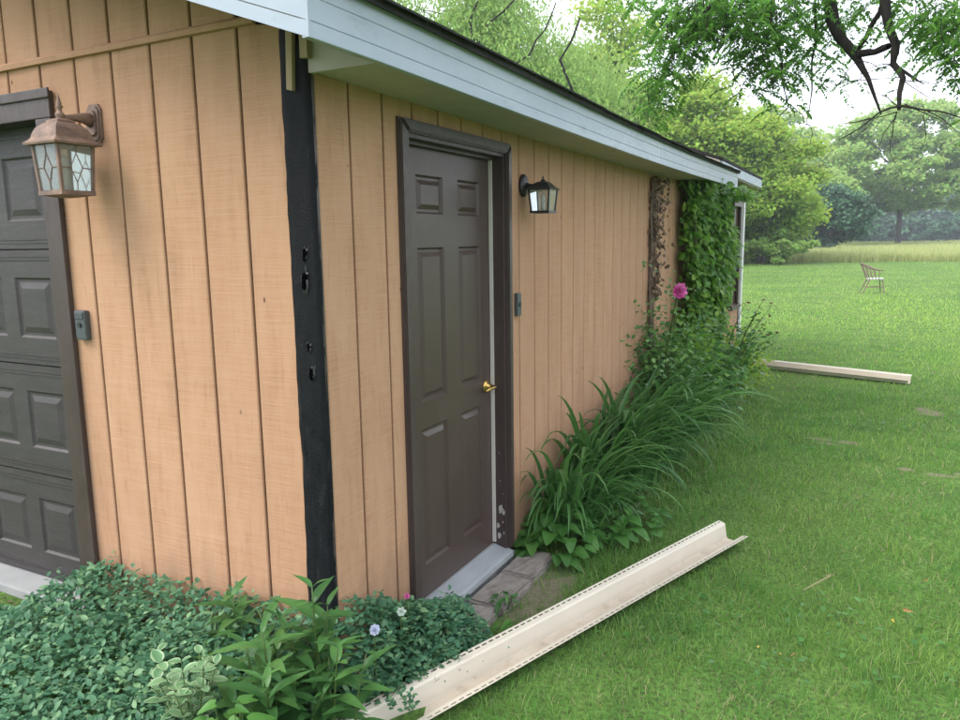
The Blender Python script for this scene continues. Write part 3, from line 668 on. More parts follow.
def lantern_small():
    c = Vector((0.118, 1.672, 1.865)); t = thing('wall_lantern', 'small black lantern with clear glass on side wall right of entry door', 'lantern', (0, 1.672, 1.865), 'wall lanterns')
    pl = MB(); n = 18; V = []; Fs = []
    for x, r in ((0.0008, 0.052), (0.012, 0.053), (0.022, 0.045), (0.027, 0.025)):
        for k in range(n): V.append((x, 1.672+r*0.8*math.cos(2*math.pi*k/n), 2.0+r*1.12*math.sin(2*math.pi*k/n)))
    for i in range(3):
        for k in range(n): Fs.append((i*n+k, i*n+(k+1) % n, (i+1)*n+(k+1) % n, (i+1)*n+k))
    Fs.append(tuple(3*n+k for k in range(n))); pl.add(V, Fs); pl.obj('back_plate', M['blackmetal'], t)
    MB().tube([(0.02, 1.672, 2.0), (0.05, 1.672, 1.995), (0.09, 1.672, 1.998), (0.118, 1.672, 2.0)], [0.018, 0.013, 0.011, 0.011], 8).obj('arm', M['blackmetal'], t, True)
    MB().square([(0.066, 0.108), (0.067, 0.113), (0.050, 0.123), (0.036, 0.140), (0.022, 0.150)], c).lathe([(0.012, 0.149), (0.014, 0.157), (0.006, 0.163), (0.002, 0.180)], c, 8).obj('lantern_roof', M['blackmetal'], t)
    fr = MB(); b_, t_ = 0.046, 0.056
    for sx, sy in ((-1, -1), (1, -1), (1, 1), (-1, 1)):
        e = 0.004; V = []
        for r, zz in ((b_, 0.0), (t_, 0.109)):
            for dx, dy in ((-e, -e), (e, -e), (e, e), (-e, e)): V.append((c.x+sx*r+dx, c.y+sy*r+dy, c.z+zz))
        fr.add(V, BOXF)
    fr.square([(b_+0.007, -0.008), (b_+0.007, 0.003), (b_-0.006, 0.004), (b_-0.006, -0.008)], c); fr.obj('cage', M['blackmetal'], t)
    for k in range(4):
        a = k*math.pi/2; ca, sa = math.cos(a), math.sin(a)
        def Q_(u, h):
            r = b_+(t_-b_)*h; return (c.x+u*r*ca+r*sa, c.y+u*r*sa-r*ca, c.z+0.004+h*0.103)
        link('pane', mesh('pane', [Q_(-0.9, 0), Q_(0.9, 0), Q_(0.9, 1), Q_(-0.9, 1)], [(0, 1, 2, 3)]), M['clearglass'], t)
    MB().lathe([(0.012, 0.0), (0.012, 0.05), (0.004, 0.052), (0.014, 0.063), (0.003, 0.09)], c, 8).obj('bulb', M['bulb'], t, True)
lantern_small()
kp = thing('door_keypad', 'small grey keypad box on tan siding right of overhead door', 'keypad', (-1.215, 0, 1.345))
box('case', (-1.247, -1.183, -0.026, -0.0005, 1.343, 1.464), M['keypad'], kp, 0.006)
box('cover_lip', (-1.240, -1.190, -0.030, -0.0262, 1.430, 1.456), M['keypad'], kp, 0.002)
MB().tube([(-1.215, -0.0262, 1.405), (-1.215, -0.031, 1.405)], 0.010, 12).obj('button', M['button'], kp)
bl = thing('doorbell', 'narrow grey doorbell plate on siding beside entry door casing', 'doorbell', (0, 1.586, 1.33))
box('case', (0.0005, 0.022, 1.563, 1.609, 1.330, 1.450), M['keypad'], bl, 0.005)
n = 12; b = MB()
b.tube([(0.0222, 1.586, 1.39), (0.027, 1.586, 1.39)], 0.012, 12); b.obj('button', M['button'], bl)

# ------------------------------------------------------------------ paving blocks at the door
pv = [(1.27, 1.58, 0.045, 0.215, 0.058, 1.5, 'paving block at far end of doorstep, beside heart-leaved plants'),
      (0.93, 1.262, 0.04, 0.225, 0.052, -2.0, 'middle one of the three paving blocks at the doorstep'),
      (0.62, 0.922, 0.04, 0.21, 0.048, 2.5, 'near paving block at doorstep, half under vinca leaves')]
for y0, y1, x0, x1, z, rot, lab in pv:
    bm = bmesh.new(); bmesh.ops.create_cube(bm, size=1.0)
    bmesh.ops.scale(bm, vec=(x1-x0, y1-y0, 0.09), verts=bm.verts)
    bmesh.ops.bevel(bm, geom=list(bm.edges), offset=0.012, segments=2, affect='EDGES')
    bmesh.ops.subdivide_edges(bm, edges=[e for e in bm.edges if e.calc_length() > 0.05], cuts=5, use_grid_fill=True)
    for v_ in bm.verts: v_.co += Vector([rr.uniform(-1, 1)*0.0025 for _ in range(3)])
    me = bpy.data.meshes.new('paving_block'); bm.to_mesh(me); bm.free()
    o = link('paving_block', me, M['paver'], None, ((x0+x1)/2, (y0+y1)/2, z-0.045)); o.rotation_euler = (0, R(1), R(rot))
    tag(o, lab, 'paver', 'paving blocks at the doorstep')

# ------------------------------------------------------------------ vinyl corner posts lying on the lawn
def vinyl_post(length):
    """outside corner post of siding: V trough with slotted nailing hems; local y along the length"""
    b = MB(); th = 0.0018
    prof = [(-0.063, 0.098), (-0.052, 0.096), (-0.047, 0.088), (-0.037, 0.018), (-0.028, 0.010), (0.034, 0.009), (0.043, 0.015), (0.053, 0.046), (0.058, 0.052), (0.068, 0.054)]
    V = []; n = 30; k = len(prof)
    for i in range(n+1):
        y = length*i/n
        for x, z in prof: V.append((x, y, z))
        for x, z in prof: V.append((x, y, z-th))
    Fs = []
    for i in range(n):
        for j in range(k-1):
            a = i*2*k; c = (i+1)*2*k
            Fs.append((a+j, a+j+1, c+j+1, c+j)); Fs.append((a+k+j, c+k+j, c+k+j+1, a+k+j+1))
    for e in (0, n*2*k):
        for j in range(k-1): Fs.append((e+j, e+k+j, e+k+j+1, e+j+1))
    b.add(V, Fs)
    trough = mesh('trough', b.v, b.f); trough.materials.append(M['vinyl']); trough.materials.append(M['tanvinyl'])
    for p_ in trough.polygons:
        c_ = p_.center
        if -0.034 < c_.x < 0.040 and p_.normal.z > 0.6: p_.material_index = 1
    hems = []
    for (xa, za, xb, zb) in ((-0.0632, 0.0982, -0.088, 0.103), (0.0682, 0.0542, 0.094, 0.058)):
        h = MB()
        def q(s_, y, t=0.0): return (xa+(xb-xa)*s_, y, za+(zb-za)*s_-t)
        def sheet(s0, s1, y0, y1):
            h.add([q(s0, y0), q(s1, y0), q(s1, y1), q(s0, y1), q(s0, y0, th), q(s1, y0, th), q(s1, y1, th), q(s0, y1, th)], BOXF)
        sheet(0, 0.34, 0, length); sheet(0.66, 1.0, 0, length)
        y = 0.0; pitch = 0.038
        while y < length: sheet(0.34, 0.66, y, min(y+0.012, length)); y += pitch
        hems.append(mesh('nailing_hem', h.v, h.f))
    return trough, hems
def put_post(label, p0, p1, length, zlift, roll=0.0):
    t = thing('vinyl_corner_post', label, 'siding trim', (p1[0], p1[1], 0.0), 'vinyl trim pieces on the lawn')
    d = Vector((p0[0]-p1[0], p0[1]-p1[1], 0)).normalized()
    tr, hs_ = vinyl_post(length)
    ang = math.atan2(-d.x, d.y)
    for me, nm in ((tr, 'trough'), (hs_[0], 'nailing_hem'), (hs_[1], 'nailing_hem')):
        if len(me.materials) == 0: me.materials.append(M['vinyl'])
        o = bpy.data.objects.new(nm, me); COL.objects.link(o); o.parent = t
        o.location = (0, 0, zlift); o.rotation_euler = (roll, 0, ang)
    return t
# far end at (1.03, 2.25); runs back towards the viewer (mirrored so the tall hem faces the garage)
put_post('long almond vinyl corner trim lying in the grass near the door', (1.03, 2.28), (0.02, -0.60), 3.05, 0.006)
put_post('pale vinyl trim strip lying on the lawn beyond the shrubs', (2.13, 7.86), (-0.72, 8.82), 3.0, 0.006)

# ------------------------------------------------------------------ leaf tools
def frames(dirv, nrm):
    d = dirv/np.linalg.norm(dirv, axis=1, keepdims=True)
    s_ = np.cross(d, nrm); s_ /= np.maximum(np.linalg.norm(s_, axis=1, keepdims=True), 1e-6); n_ = np.cross(s_, d); return s_, d, n_
def scatter(name, bv, bf, P, D, Nn, S, mat, parent=None, kind=None, wide=None):
    """leaf mesh bv/bf (x across, y along, z normal) copied to points P, joined in one mesh"""
    bv = np.asarray(bv, float); bf = np.asarray(bf); s_, d, n_ = frames(np.asarray(D, float), np.asarray(Nn, float)); S = np.asarray(S, float)
    w_ = S if wide is None else np.asarray(wide)
    V = P[:, None, :] + s_[:, None, :]*(bv[None, :, 0:1]*w_[:, None, None]) + d[:, None, :]*(bv[None, :, 1:2]*S[:, None, None]) + n_[:, None, :]*(bv[None, :, 2:3]*S[:, None, None])
    Fi = (bf[None, :, :] + (np.arange(len(P))*len(bv))[:, None, None]).reshape(-1, bf.shape[1])
    me = npmesh(name, V.reshape(-1, 3), Fi, bf.shape[1], True)
    return link(name, me, mat, parent, kind=kind)
# leaf shapes, length 1
L_DIAMOND = ([(0, 0, 0), (0.5, 0.45, 0.08), (0, 1, -0.05), (-0.5, 0.45, 0.08)], [(0, 1, 2, 3)])
L_OVAL = ([(0, 0, 0), (0.24, 0.25, 0.07), (0.27, 0.6, 0.05), (0, 1, -0.10), (-0.27, 0.6, 0.05), (-0.24, 0.25, 0.07), (0, 0.3, 0.0), (0, 0.65, -0.02)],
          [(0, 1, 6, 0), (1, 2, 7, 6), (2, 3, 7, 7), (0, 6, 5, 5), (6, 7, 4, 5), (7, 3, 4, 4)])
def quadify(fs):   # as triangles
    o = []
    for f in fs:
        f = list(dict.fromkeys(f))
        for i in range(1, len(f)-1): o.append((f[0], f[i], f[i+1]))
    return o
L_OVAL = (L_OVAL[0], quadify(L_OVAL[1]))
def rand_dirs(n, zlo=-0.3, zhi=0.9):
    a = rng.uniform(0, 2*np.pi, n); z = rng.uniform(zlo, zhi, n); r = np.sqrt(np.maximum(1-z*z, 0.02)); return np.stack([r*np.cos(a), r*np.sin(a), z], 1)
def leaf_outline(kind, length, width, nseg=8, curl=0.15, fold=0.2, droop=0.2, rim=False):
    """single leaf with midrib, returns mesh along +y"""
    V = []; Fs = []; rimv = []
    for i in range(nseg+1):
        t = i/nseg
        if kind == 'lance': w_ = math.sin(math.pi*min(t*1.02, 1)**0.75)**0.9
        elif kind == 'heart': w_ = (1.0-t)**0.62*(1.0 if t > 0.10 else 0.72+2.8*t)
        elif kind == 'oval': w_ = math.sin(math.pi*t**0.85)**0.7
        else: w_ = (1-t)**0.6
        w_ *= width/2; y_ = t*length - (0.10*length if kind == 'heart' and t == 0 else 0)
        z_ = -droop*length*t*t + curl*0.1*length*math.sin(6*t)
        V += [(-w_, y_ if not (kind == 'heart' and i == 0) else y_, z_+fold*w_), (-w_*0.5, y_, z_+fold*w_*0.45), (0, max(y_, 0), z_), (w_*0.5, y_, z_+fold*w_*0.45), (w_, y_, z_+fold*w_)]
        rimv += [1.0, 0.45, 0.0, 0.45, 1.0]
    for i in range(nseg):
        for j in range(4): Fs.append((i*5+j, i*5+j+1, i*5+6+j, i*5+5+j))
    me = mesh('leaf', V, Fs, True)
    if rim: 
        at_ = me.attributes.new('rim', 'FLOAT', 'POINT'); at_.data.foreach_set('value', rimv)
    return me
def place_leaf(me, parent, base, direction, normal, scale=1.0, name='leaf'):
    d = Vector(direction).normalized(); n_ = Vector(normal); s_ = d.cross(n_).normalized(); n_ = s_.cross(d)
    o = bpy.data.objects.new(name, me); COL.objects.link(o); o.parent = parent
    q = parent; off = Vector((0, 0, 0))
    while q is not None: off += q.location; q = q.parent
    b = Vector(base)-off
    o.matrix_local = Matrix(((s_.x*scale, d.x*scale, n_.x*scale, b.x), (s_.y*scale, d.y*scale, n_.y*scale, b.y), (s_.z*scale, d.z*scale, n_.z*scale, b.z), (0, 0, 0, 1)))
    return o

# ------------------------------------------------------------------ lawn
def fbm(x, y, s_, seed=0):
    r = np.random.default_rng(seed); v = np.zeros_like(x)
    for o in range(4):
        for _ in range(4):
            a = r.uniform(0, 2*np.pi); ph = r.uniform(0, 6.28); f_ = s_*(2**o)*r.uniform(0.7, 1.3); v += np.sin((x*np.cos(a)+y*np.sin(a))*f_+ph)/(2**o)
    return v/5.0
def blades(name, x, y, h, w, lean, mat, zbase, label=None, cat=None, seg=2, parent=None):
    n = len(x); a = rng.uniform(0, 2*np.pi, n); la = rng.uniform(0, 2*np.pi, n)
    dx, dy = np.cos(a)*w/2, np.sin(a)*w/2; lx, ly = np.cos(la)*lean*h, np.sin(la)*lean*h
    hh = h*np.sqrt(np.maximum(1-lean**2*0.5, 0.2))
    V = np.empty((n, 5, 3))
    V[:, 0] = np.stack([x-dx, y-dy, zbase-0.004], 1); V[:, 1] = np.stack([x+dx, y+dy, zbase-0.004], 1)
    mx, my, mz_ = x+lx*0.33, y+ly*0.33, zbase+hh*0.6
    V[:, 2] = np.stack([mx+dx*0.8, my+dy*0.8, mz_], 1); V[:, 3] = np.stack([mx-dx*0.8, my-dy*0.8, mz_], 1)
    V[:, 4] = np.stack([x+lx, y+ly, zbase+hh], 1)
    tri = np.array([(0, 1, 2), (0, 2, 3), (3, 2, 4)]); Fi = (tri[None]+(np.arange(n)*5)[:, None, None]).reshape(-1, 3)
    o = link(name, npmesh(name, V.reshape(-1, 3), Fi, 3, True), mat, parent, kind='stuff'); return tag(o, label, cat)
def lawn_mask(x, y):
    k = (x > 0.03) | (y < -0.02) | (y > 9.6)
    k &= ~((x < 0.22) & (y > -0.1) & (y < 1.6))
    k &= ~((x < -0.0) & (y > -0.04) & (y < 10))
    k &= ~((x < -1.37) & (y > -0.06) & (y < 0.5))
    for (ax_, ay_, bx2, by2) in ((0.02, -0.60, 1.03, 2.28), (2.13, 7.86, -0.72, 8.82)):
        L_ = math.hypot(bx2-ax_, by2-ay_); ux, uy = (bx2-ax_)/L_, (by2-ay_)/L_; a_ = (x-ax_)*ux+(y-ay_)*uy; c_ = (x-ax_)*uy-(y-ay_)*ux
        k &= ~((a_ > -0.02) & (a_ < L_+0.02) & (np.abs(c_) < 0.075))
    for dx, dy, rx, ry in DIRT:
        q = ((x-dx)/rx)**2+((y-dy)/ry)**2; k &= ~((q < 1.0) & (rng.uniform(0, 1, len(x)) < 0.74-0.5*q))
    return k
NB = 430000
ang = rng.uniform(R(-60), R(30), NB); rad = np.exp(rng.uniform(math.log(0.75), math.log(60), NB))
lx = CAM[0]+rad*np.sin(ang); ly = CAM[1]+rad*np.cos(ang)
k = lawn_mask(lx, ly) & (ly < 53); lx, ly, rad = lx[k], ly[k], rad[k]
patch = fbm(lx, ly, 1.6, 1)
k = rng.uniform(0, 1, len(lx)) < np.clip(0.84+0.5*patch, 0.3, 1); lx, ly, rad, patch = lx[k], ly[k], rad[k], patch[k]
tuft = fbm(lx, ly, 9.0, 21)
hgt = rng.uniform(0.018, 0.066, len(lx))*np.clip(1+0.45*patch+0.55*tuft, 0.45, 2.0)*np.clip(1+(rad-12)*0.012, 1, 1.4)
# taller unmown fringe along the trim piece and beds
fr_ = (lx < 0.75) & (ly > 1.5) & (ly < 9); hgt[fr_] *= 1.45
wid = 0.0026*np.clip(rad/3.0, 0.8, 6)*rng.uniform(0.7, 1.3, len(lx))
dry = rng.uniform(0, 1, len(lx)) < np.clip(0.07-0.20*patch-0.10*fbm(lx, ly, 4.0, 23), 0.015, 0.30)
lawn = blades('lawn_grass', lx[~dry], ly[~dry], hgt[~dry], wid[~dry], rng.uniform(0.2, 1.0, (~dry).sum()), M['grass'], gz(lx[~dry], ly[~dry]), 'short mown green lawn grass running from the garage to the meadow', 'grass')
blades('dry_grass', lx[dry], ly[dry], hgt[dry]*0.9, wid[dry], rng.uniform(0.6, 1.2, dry.sum()), M['drygrass'], gz(lx[dry], ly[dry]), 'straw coloured dead grass blades scattered through the lawn', 'dry grass')
# clover and plantain weeds in the lawn
nw = 2600; wx = rng.uniform(0.5, 3.4, nw); wy = rng.uniform(0.3, 7.5, nw); kk = lawn_mask(wx, wy) & (fbm(wx, wy, 2.2, 9) > 0.25); wx, wy = wx[kk], wy[kk]
o = scatter('lawn_weeds', *L_OVAL, np.stack([wx, wy, gz(wx, wy)+rng.uniform(0.01, 0.035, len(wx))], 1), rand_dirs(len(wx), 0.0, 0.5), np.tile([0, 0, 1.0], (len(wx), 1))+rng.normal(0, 0.2, (len(wx), 3)), rng.uniform(0.018, 0.045, len(wx)), M['violet'], kind='stuff')
tag(o, 'small broad weed leaves growing low in the near lawn', 'weeds')
# meadow beyond the mown lawn
nm = 110000; d_ = 50+ (rng.uniform(0, 1, nm)**1.5)*95; my = d_ + 0.0; mx = CAM[0]+ (my-CAM[1])*np.tan(rng.uniform(R(-24), R(17), nm)); my = my+2.2+1.2*np.sin(mx*0.35)
mh = rng.uniform(0.45, 0.85, nm)*np.clip(1+0.3*fbm(mx, my, 0.3, 4), 0.6, 1.4)
blades('meadow_grass', mx, my, mh, rng.uniform(0.02, 0.05, nm)*np.clip(my/60, 1, 2.2), rng.uniform(0.05, 0.45, nm), M['tallgrass'], np.zeros(nm), 'tall yellow green meadow grass beyond the mown lawn', 'meadow')

# ------------------------------------------------------------------ vinca ground cover
def bedh(x, y):
    """height of the vinca cushion above the soil"""
    front = (1-sstep(-0.75, -0.45, -y-0.0 if False else -y*1.0))*0
    return 0
def cover_height(x, y):
    h = 0.30*sstep(-1.75, -1.15, x)*(1-0.75*sstep(-0.02, 0.14, x-0.351*y-0.02))
    h = h*np.where(y < 0, 0.55+0.45*sstep(-0.75, -0.12, y), 1.1-0.75*sstep(0.25, 0.85, y))
    return h*(1+0.22*fbm(x, y, 6.0, 12))
NV = 40000; vx = rng.uniform(-1.75, 0.47, NV); vy = rng.uniform(-1.05, 0.85, NV)
vx = np.concatenate([vx, rng.uniform(0.02, 0.45, 5000)]); vy = np.concatenate([vy, rng.uniform(-0.05, 0.8, 5000)])
k = ((vy < -0.02) & (vx > -1.72-0.3*vy*0) & (vx < 0.30+0.25*(vy+0.3)) & (vy > -1.0)) | ((vx > 0.02) & (vx < 0.46) & (vy >= -0.02))
k &= (vx < 0.02+0.351*(vy+0.6)-0.075) | (vy < -0.62)
edge = (vx < -1.38) & (vy > -0.20); k &= ~edge
k &= ~((vx > 0.10) & (vy > 0.62))
vx, vy = vx[k], vy[k]; H = np.maximum(cover_height(vx, vy), 0.07)
fr = 1-rng.uniform(0, 1, len(vx))**2.2*0.75
vz = gz(vx, vy)+H*fr
Dv = rand_dirs(len(vx), -0.15, 0.75); Dv[:, 1] -= 0.25; Dv[:, 0] += 0.15
o = scatter('vinca_ground_cover', *L_OVAL, np.stack([vx, vy, vz], 1), Dv, np.tile([0.1, -0.2, 1.0], (len(vx), 1))+rng.normal(0, 0.35, (len(vx), 3)), 0.015+0.030*rng.beta(1.6, 2.0, len(vx)), M['vinca'], kind='stuff')
tag(o, 'glossy dark green vinca ground cover massed round the garage corner', 'ground cover')
sb = MB(); r1 = random.Random(11)
for i in range(330):
    j = r1.randrange(len(vx)); x, y = vx[j], vy[j]; z0 = float(gz(x, y)); h_ = float(H[j])*r1.uniform(0.7, 1.12)
    a = r1.uniform(0, 6.28); sb.tube([(x, y, z0), (x+0.03*math.cos(a), y+0.03*math.sin(a), z0+h_*0.6), (x+0.07*math.cos(a), y+0.07*math.sin(a), z0+h_)], [0.0016, 0.0013, 0.0008], 4, False)
o = sb.obj('vinca_runners', M['greenstem'], kind='stuff'); tag(o, 'thin green runners inside the vinca ground cover', 'ground cover')
# taller shoots standing out of the cushion
px_, py_, pz_, pd_ = [], [], [], []
for i in range(70):
    x = r1.uniform(-1.3, 0.05) if i < 42 else r1.uniform(0.05, 0.3); y = r1.uniform(-0.35, -0.03) if i < 42 else r1.uniform(0.0, 0.62)
    z0 = float(gz(x, y)+cover_height(np.array(x), np.array(y))*0.85); a = r1.uniform(0, 6.28); ln = r1.uniform(0.05, 0.12)
    for q in range(5):
        t = (q+1)/5
        for s_ in (0, math.pi):
            px_.append(x+0.04*t*math.cos(a)); py_.append(y+0.04*t*math.sin(a)); pz_.append(z0+ln*t); b_ = a+q*1.57+s_; pd_.append((math.cos(b_), math.sin(b_), 0.45))
o = scatter('vinca_shoots', *L_OVAL, np.stack([px_, py_, pz_], 1), np.array(pd_), np.tile([0, 0, 1.0], (len(px_), 1))+rng.normal(0, 0.2, (len(px_), 3)), rng.uniform(0.016, 0.032, len(px_)), M['vinca'], kind='stuff')
tag(o, 'upright young shoots rising from the vinca by the walls', 'ground cover')
# leaf litter at the apron
nl = 500; xx = rng.uniform(-2.4, -1.4, nl); yy = rng.uniform(-0.5, -0.06, nl)
o = scatter('leaf_litter', *L_OVAL, np.stack([xx, yy, gz(xx, yy)+rng.uniform(0.002, 0.02, nl)], 1), rand_dirs(nl, -0.1, 0.3), np.tile([0, 0, 1.0], (nl, 1))+rng.normal(0, 0.3, (nl, 3)), rng.uniform(0.015, 0.035, nl), M['deadleaf'], kind='stuff'); tag(o, 'brown leaf litter on the soil beside the driveway apron', 'leaf litter')

# ------------------------------------------------------------------ tall lance-leaved plants at the corner
def lance_plant(label, base, height, seed, tilt, n_pairs, ll, mats='lance', stem_n=1):
    r = random.Random(seed); t = thing('leafy_perennial', label, 'plant', base, 'lance-leaved plants at the corner')
    mes = [leaf_outline('lance', ll*s_, ll*0.29*s_, 7, 0.2, 0.25, dr) for s_, dr in ((1.0, 0.25), (0.85, 0.4), (1.1, 0.5))]
    for me in mes: me.materials.append(M[mats])
    for k in range(stem_n):
        a0 = r.uniform(0, 6.28); off = Vector((r.uniform(-0.09, 0.09), r.uniform(-0.07, 0.05), 0)) if k else Vector((0, 0, 0))
        hk = height*(1 if k == 0 else r.uniform(0.6, 0.92)); tl = Vector((tilt[0]+r.uniform(-0.08, 0.08)*(k > 0), tilt[1]+r.uniform(-0.08, 0.08)*(k > 0), 0))
        P = lambda u: Vector(base)+off+Vector((0, 0, hk*u))+tl*(u*u)
        MB().tube([P(u) for u in (0, 0.3, 0.6, 0.85, 1.0)], [0.005, 0.0045, 0.004, 0.003, 0.002], 6).obj('stem', M['greenstem'], t, True)
        for i in range(n_pairs):
            u = 0.08+0.92*i/(n_pairs-1); az = a0+i*1.45
            for s_ in (0, math.pi):
                if r.random() < 0.08: continue
                el = 0.25+0.55*u+r.uniform(-0.15, 0.15); a = az+s_+r.uniform(-0.25, 0.25)
                place_leaf(r.choice(mes), t, P(min(u, 1)), (math.cos(a)*math.cos(el), math.sin(a)*math.cos(el), math.sin(el)), (-math.cos(a)*math.sin(el), -math.sin(a)*math.sin(el), math.cos(el)), r.uniform(0.75, 1.1)*(1 - 0.45*max(0, u-0.75)/0.25))
    return t
gzf = lambda x, y: float(gz(x, y))
for (lab, u, v, y, hgt_, sd_, tl, npair, ll, sn) in (
    ('tallest lance-leaved plant in front of the black corner post', 312, 588, -0.20, 0, 1, (0.02, -0.03, 0), 9, 0.16, 5),
    ('lance-leaved plant against tan boards left of the black post', 232, 598, -0.18, 0, 2, (-0.02, -0.02, 0), 9, 0.16, 5),
    ('drooping lance-leaved plant at bottom edge below the black post', 262, 634, -0.40, 0, 3, (0.02, -0.05, 0), 8, 0.17, 6),
    ('short lance-leaved plant right of the post beside the vinca', 338, 648, -0.26, 0, 4, (0.05, -0.02, 0), 7, 0.14, 4)):
    p = at(u, v, 1, y); bx_, by_ = p[0]-tl[0], y-tl[1]; z0 = gzf(bx_, by_)
    lance_plant(lab, (bx_, by_, z0), p[2]-z0, sd_, tl, npair, ll, stem_n=sn)
# variegated pale plant
t = None
def varieg():
    r = random.Random(21); c = at(185, 672, 1, -0.52); base = (c[0], -0.50, gzf(c[0], -0.5)); zt = c[2]
    t = thing('variegated_plant', 'pale green plant with cream edged round leaves in the vinca', 'plant', base)
    mes = [leaf_outline('oval', 0.042*s_, 0.029*s_, 6, 0.15, 0.25, 0.2, True) for s_ in (1.0, 0.8, 1.15)]
    for me in mes: me.materials.append(M['varieg'])
    for k in range(16):
        a = r.uniform(0, 6.28); rad_ = r.uniform(0.02, 0.13); tip = Vector((c[0]+rad_*math.cos(a), -0.52+rad_*0.7*math.sin(a), zt+r.uniform(-0.05, 0.06)))
        b0 = Vector(base); mid = (b0+tip)/2+Vector((0, 0, 0.03))
        MB().tube([b0, mid, tip], [0.003, 0.0025, 0.0015], 5).obj('stem', M['greenstem'], t, True)
        for q in range(4):
            u = 0.55+0.45*q/3; pt = b0.lerp(tip, u) if u < 0.98 else tip
            for s_ in (0, math.pi):
                aa = a+q*1.57+s_; el = r.uniform(0.1, 0.7)
                place_leaf(r.choice(mes), t, pt, (math.cos(aa)*math.cos(el), math.sin(aa)*math.cos(el), math.sin(el)), (-math.cos(aa)*math.sin(el), -math.sin(aa)*math.sin(el), math.cos(el)), r.uniform(0.8, 1.15))
varieg()
def broad_plant(label, base, n, rmax, hmin, hmax, seed, size, name='heart_leaved_plant', mat='violet', aspect=0.95, sq=(1, 1)):
    r = random.Random(seed); t = thing(name, label, 'plant', base)
    mes = [leaf_outline('heart', size*s_, size*aspect*s_, 7, 0.2, f_, dr) for s_, dr, f_ in ((1.0, 0.25, 0.2), (0.85, 0.1, 0.3), (1.1, 0.35, 0.15))]
    for me in mes: me.materials.append(M[mat])
    st = MB()
    for k in range(n):
        a = r.uniform(0, 6.28); q = math.sqrt(r.random()); x = base[0]+rmax*q*math.cos(a)*sq[0]; y = base[1]+rmax*q*math.sin(a)*sq[1]
        z = base[2]+hmin+(hmax-hmin)*(1-q*q)*r.uniform(0.55, 1.0)+0.01
        if x < 0.03: x = 0.03+r.uniform(0, 0.03)
        st.tube([(base[0]+0.35*(x-base[0]), base[1]+0.35*(y-base[1]), base[2]), (x*0.7+base[0]*0.3, y*0.7+base[1]*0.3, base[2]+(z-base[2])*0.7), (x, y, z)], 0.0016, 4, False)
        da = a+r.uniform(-0.9, 0.9); dr_ = r.uniform(-0.45, 0.15)
        place_leaf(r.choice(mes), t, (x, y, z), (math.cos(da)*math.cos(dr_), math.sin(da)*math.cos(dr_), math.sin(dr_)), (0.25*math.cos(da)+r.uniform(-0.2, 0.2), 0.25*math.sin(da)-0.15, 1.0), r.uniform(0.65, 1.15))
    st.obj('stem', M['greenstem'], t)
    return t
broad_plant('cluster of bright heart shaped leaves right of the doorstep', (0.17, 1.78, 0.01), 140, 0.27, 0.03, 0.27, 31, 0.085, sq=(0.85, 1.1))
broad_plant('heart-leaved plants at foot of the strap leaf clumps', (0.42, 2.2, 0.01), 110, 0.30, 0.03, 0.17, 32, 0.075, sq=(0.7, 1.3))
c = at(222, 700, 1, -0.62); broad_plant('bright green round leaves at bottom edge left of corner plants', (c[0], -0.60, 0.06), 22, 0.10, c[2]-0.22, c[2]-0.06, 33, 0.065, aspect=0.8)
broad_plant('low weed growing in the joint of the doorstep pavers', (0.215, 0.98, 0.02), 14, 0.07, 0.02, 0.07, 34, 0.055, 'doorstep_weed', 'lance', 0.5)
broad_plant('small weed beside the soil patch right of the doorstep', (0.34, 0.78, 0.01), 12, 0.07, 0.02, 0.08, 35, 0.06, 'doorstep_weed', 'violet', 0.5)

# ------------------------------------------------------------------ strap-leaved (daylily) clumps
def strap_mesh(L, W, droop, seed):
    r = random.Random(seed); n = 11; V = []; Fs = []
    e0 = R(88)-droop*0.08; ang_ = e0; p = [0.0, 0.0]
    for i in range(n+1):
        t = i/n; w_ = W/2*(0.75+0.6*t if t < 0.4 else 1.0)*(1-max(0, (t-0.45)/0.55)**1.7)+0.0004
        V += [(-w_, p[0], p[1]+w_*0.5), (0, p[0], p[1]), (w_, p[0], p[1]+w_*0.5)]
        ang_ = e0-droop*t**1.7; p = [p[0]+L/n*math.cos(ang_), p[1]+L/n*math.sin(ang_)]
    for i in range(n):
        for j in range(2): Fs.append((i*3+j, i*3+j+1, i*3+4+j, i*3+3+j))
    return mesh('leaf', V, Fs, True)
straps = [strap_mesh(L, W, d_, i) for i, (L, W, d_) in enumerate([(0.62, 0.024, 1.7), (0.75, 0.026, 2.1), (0.85, 0.028, 2.4), (0.70, 0.023, 2.7), (0.55, 0.022, 2.3), (0.80, 0.025, 1.5), (0.92, 0.028, 2.0), (0.45, 0.020, 1.2)])]
for me in straps: me.materials.append(M['lily'])
def lily(label, base, n, seed, scale=1.0, lean=(0.45, -0.15), spread=0.17):
    r = random.Random(seed); t = thing('strap_leaf_clump', label, 'plant', base, 'strap-leaved clumps along the wall')
    for k in range(n):
        a = r.uniform(0, 6.28); d = Vector((math.cos(a)+lean[0], math.sin(a)+lean[1], 0)).normalized()
        q = spread*math.sqrt(r.random()); b0 = Vector((base[0]+q*math.cos(a), base[1]+q*1.4*math.sin(a), base[2]))
        if b0.x < 0.04: b0.x = 0.04
        sc = scale*r.uniform(0.65, 1.1)
        if d.x < 0 and b0.x+d.x*0.45*sc < 0.02: d = Vector((abs(d.x)*0.25, d.y, 0)).normalized()
        place_leaf(r.choice(straps), t, b0, (d.x, d.y, r.uniform(-0.12, 0.2)), (r.uniform(-0.15, 0.15), r.uniform(-0.15, 0.15), 1.0), sc)
    return t
lily('strap-leaved clump nearest the entry door, arching over heart-shaped leaves', (0.16, 2.02, 0.0), 170, 41, 0.98)
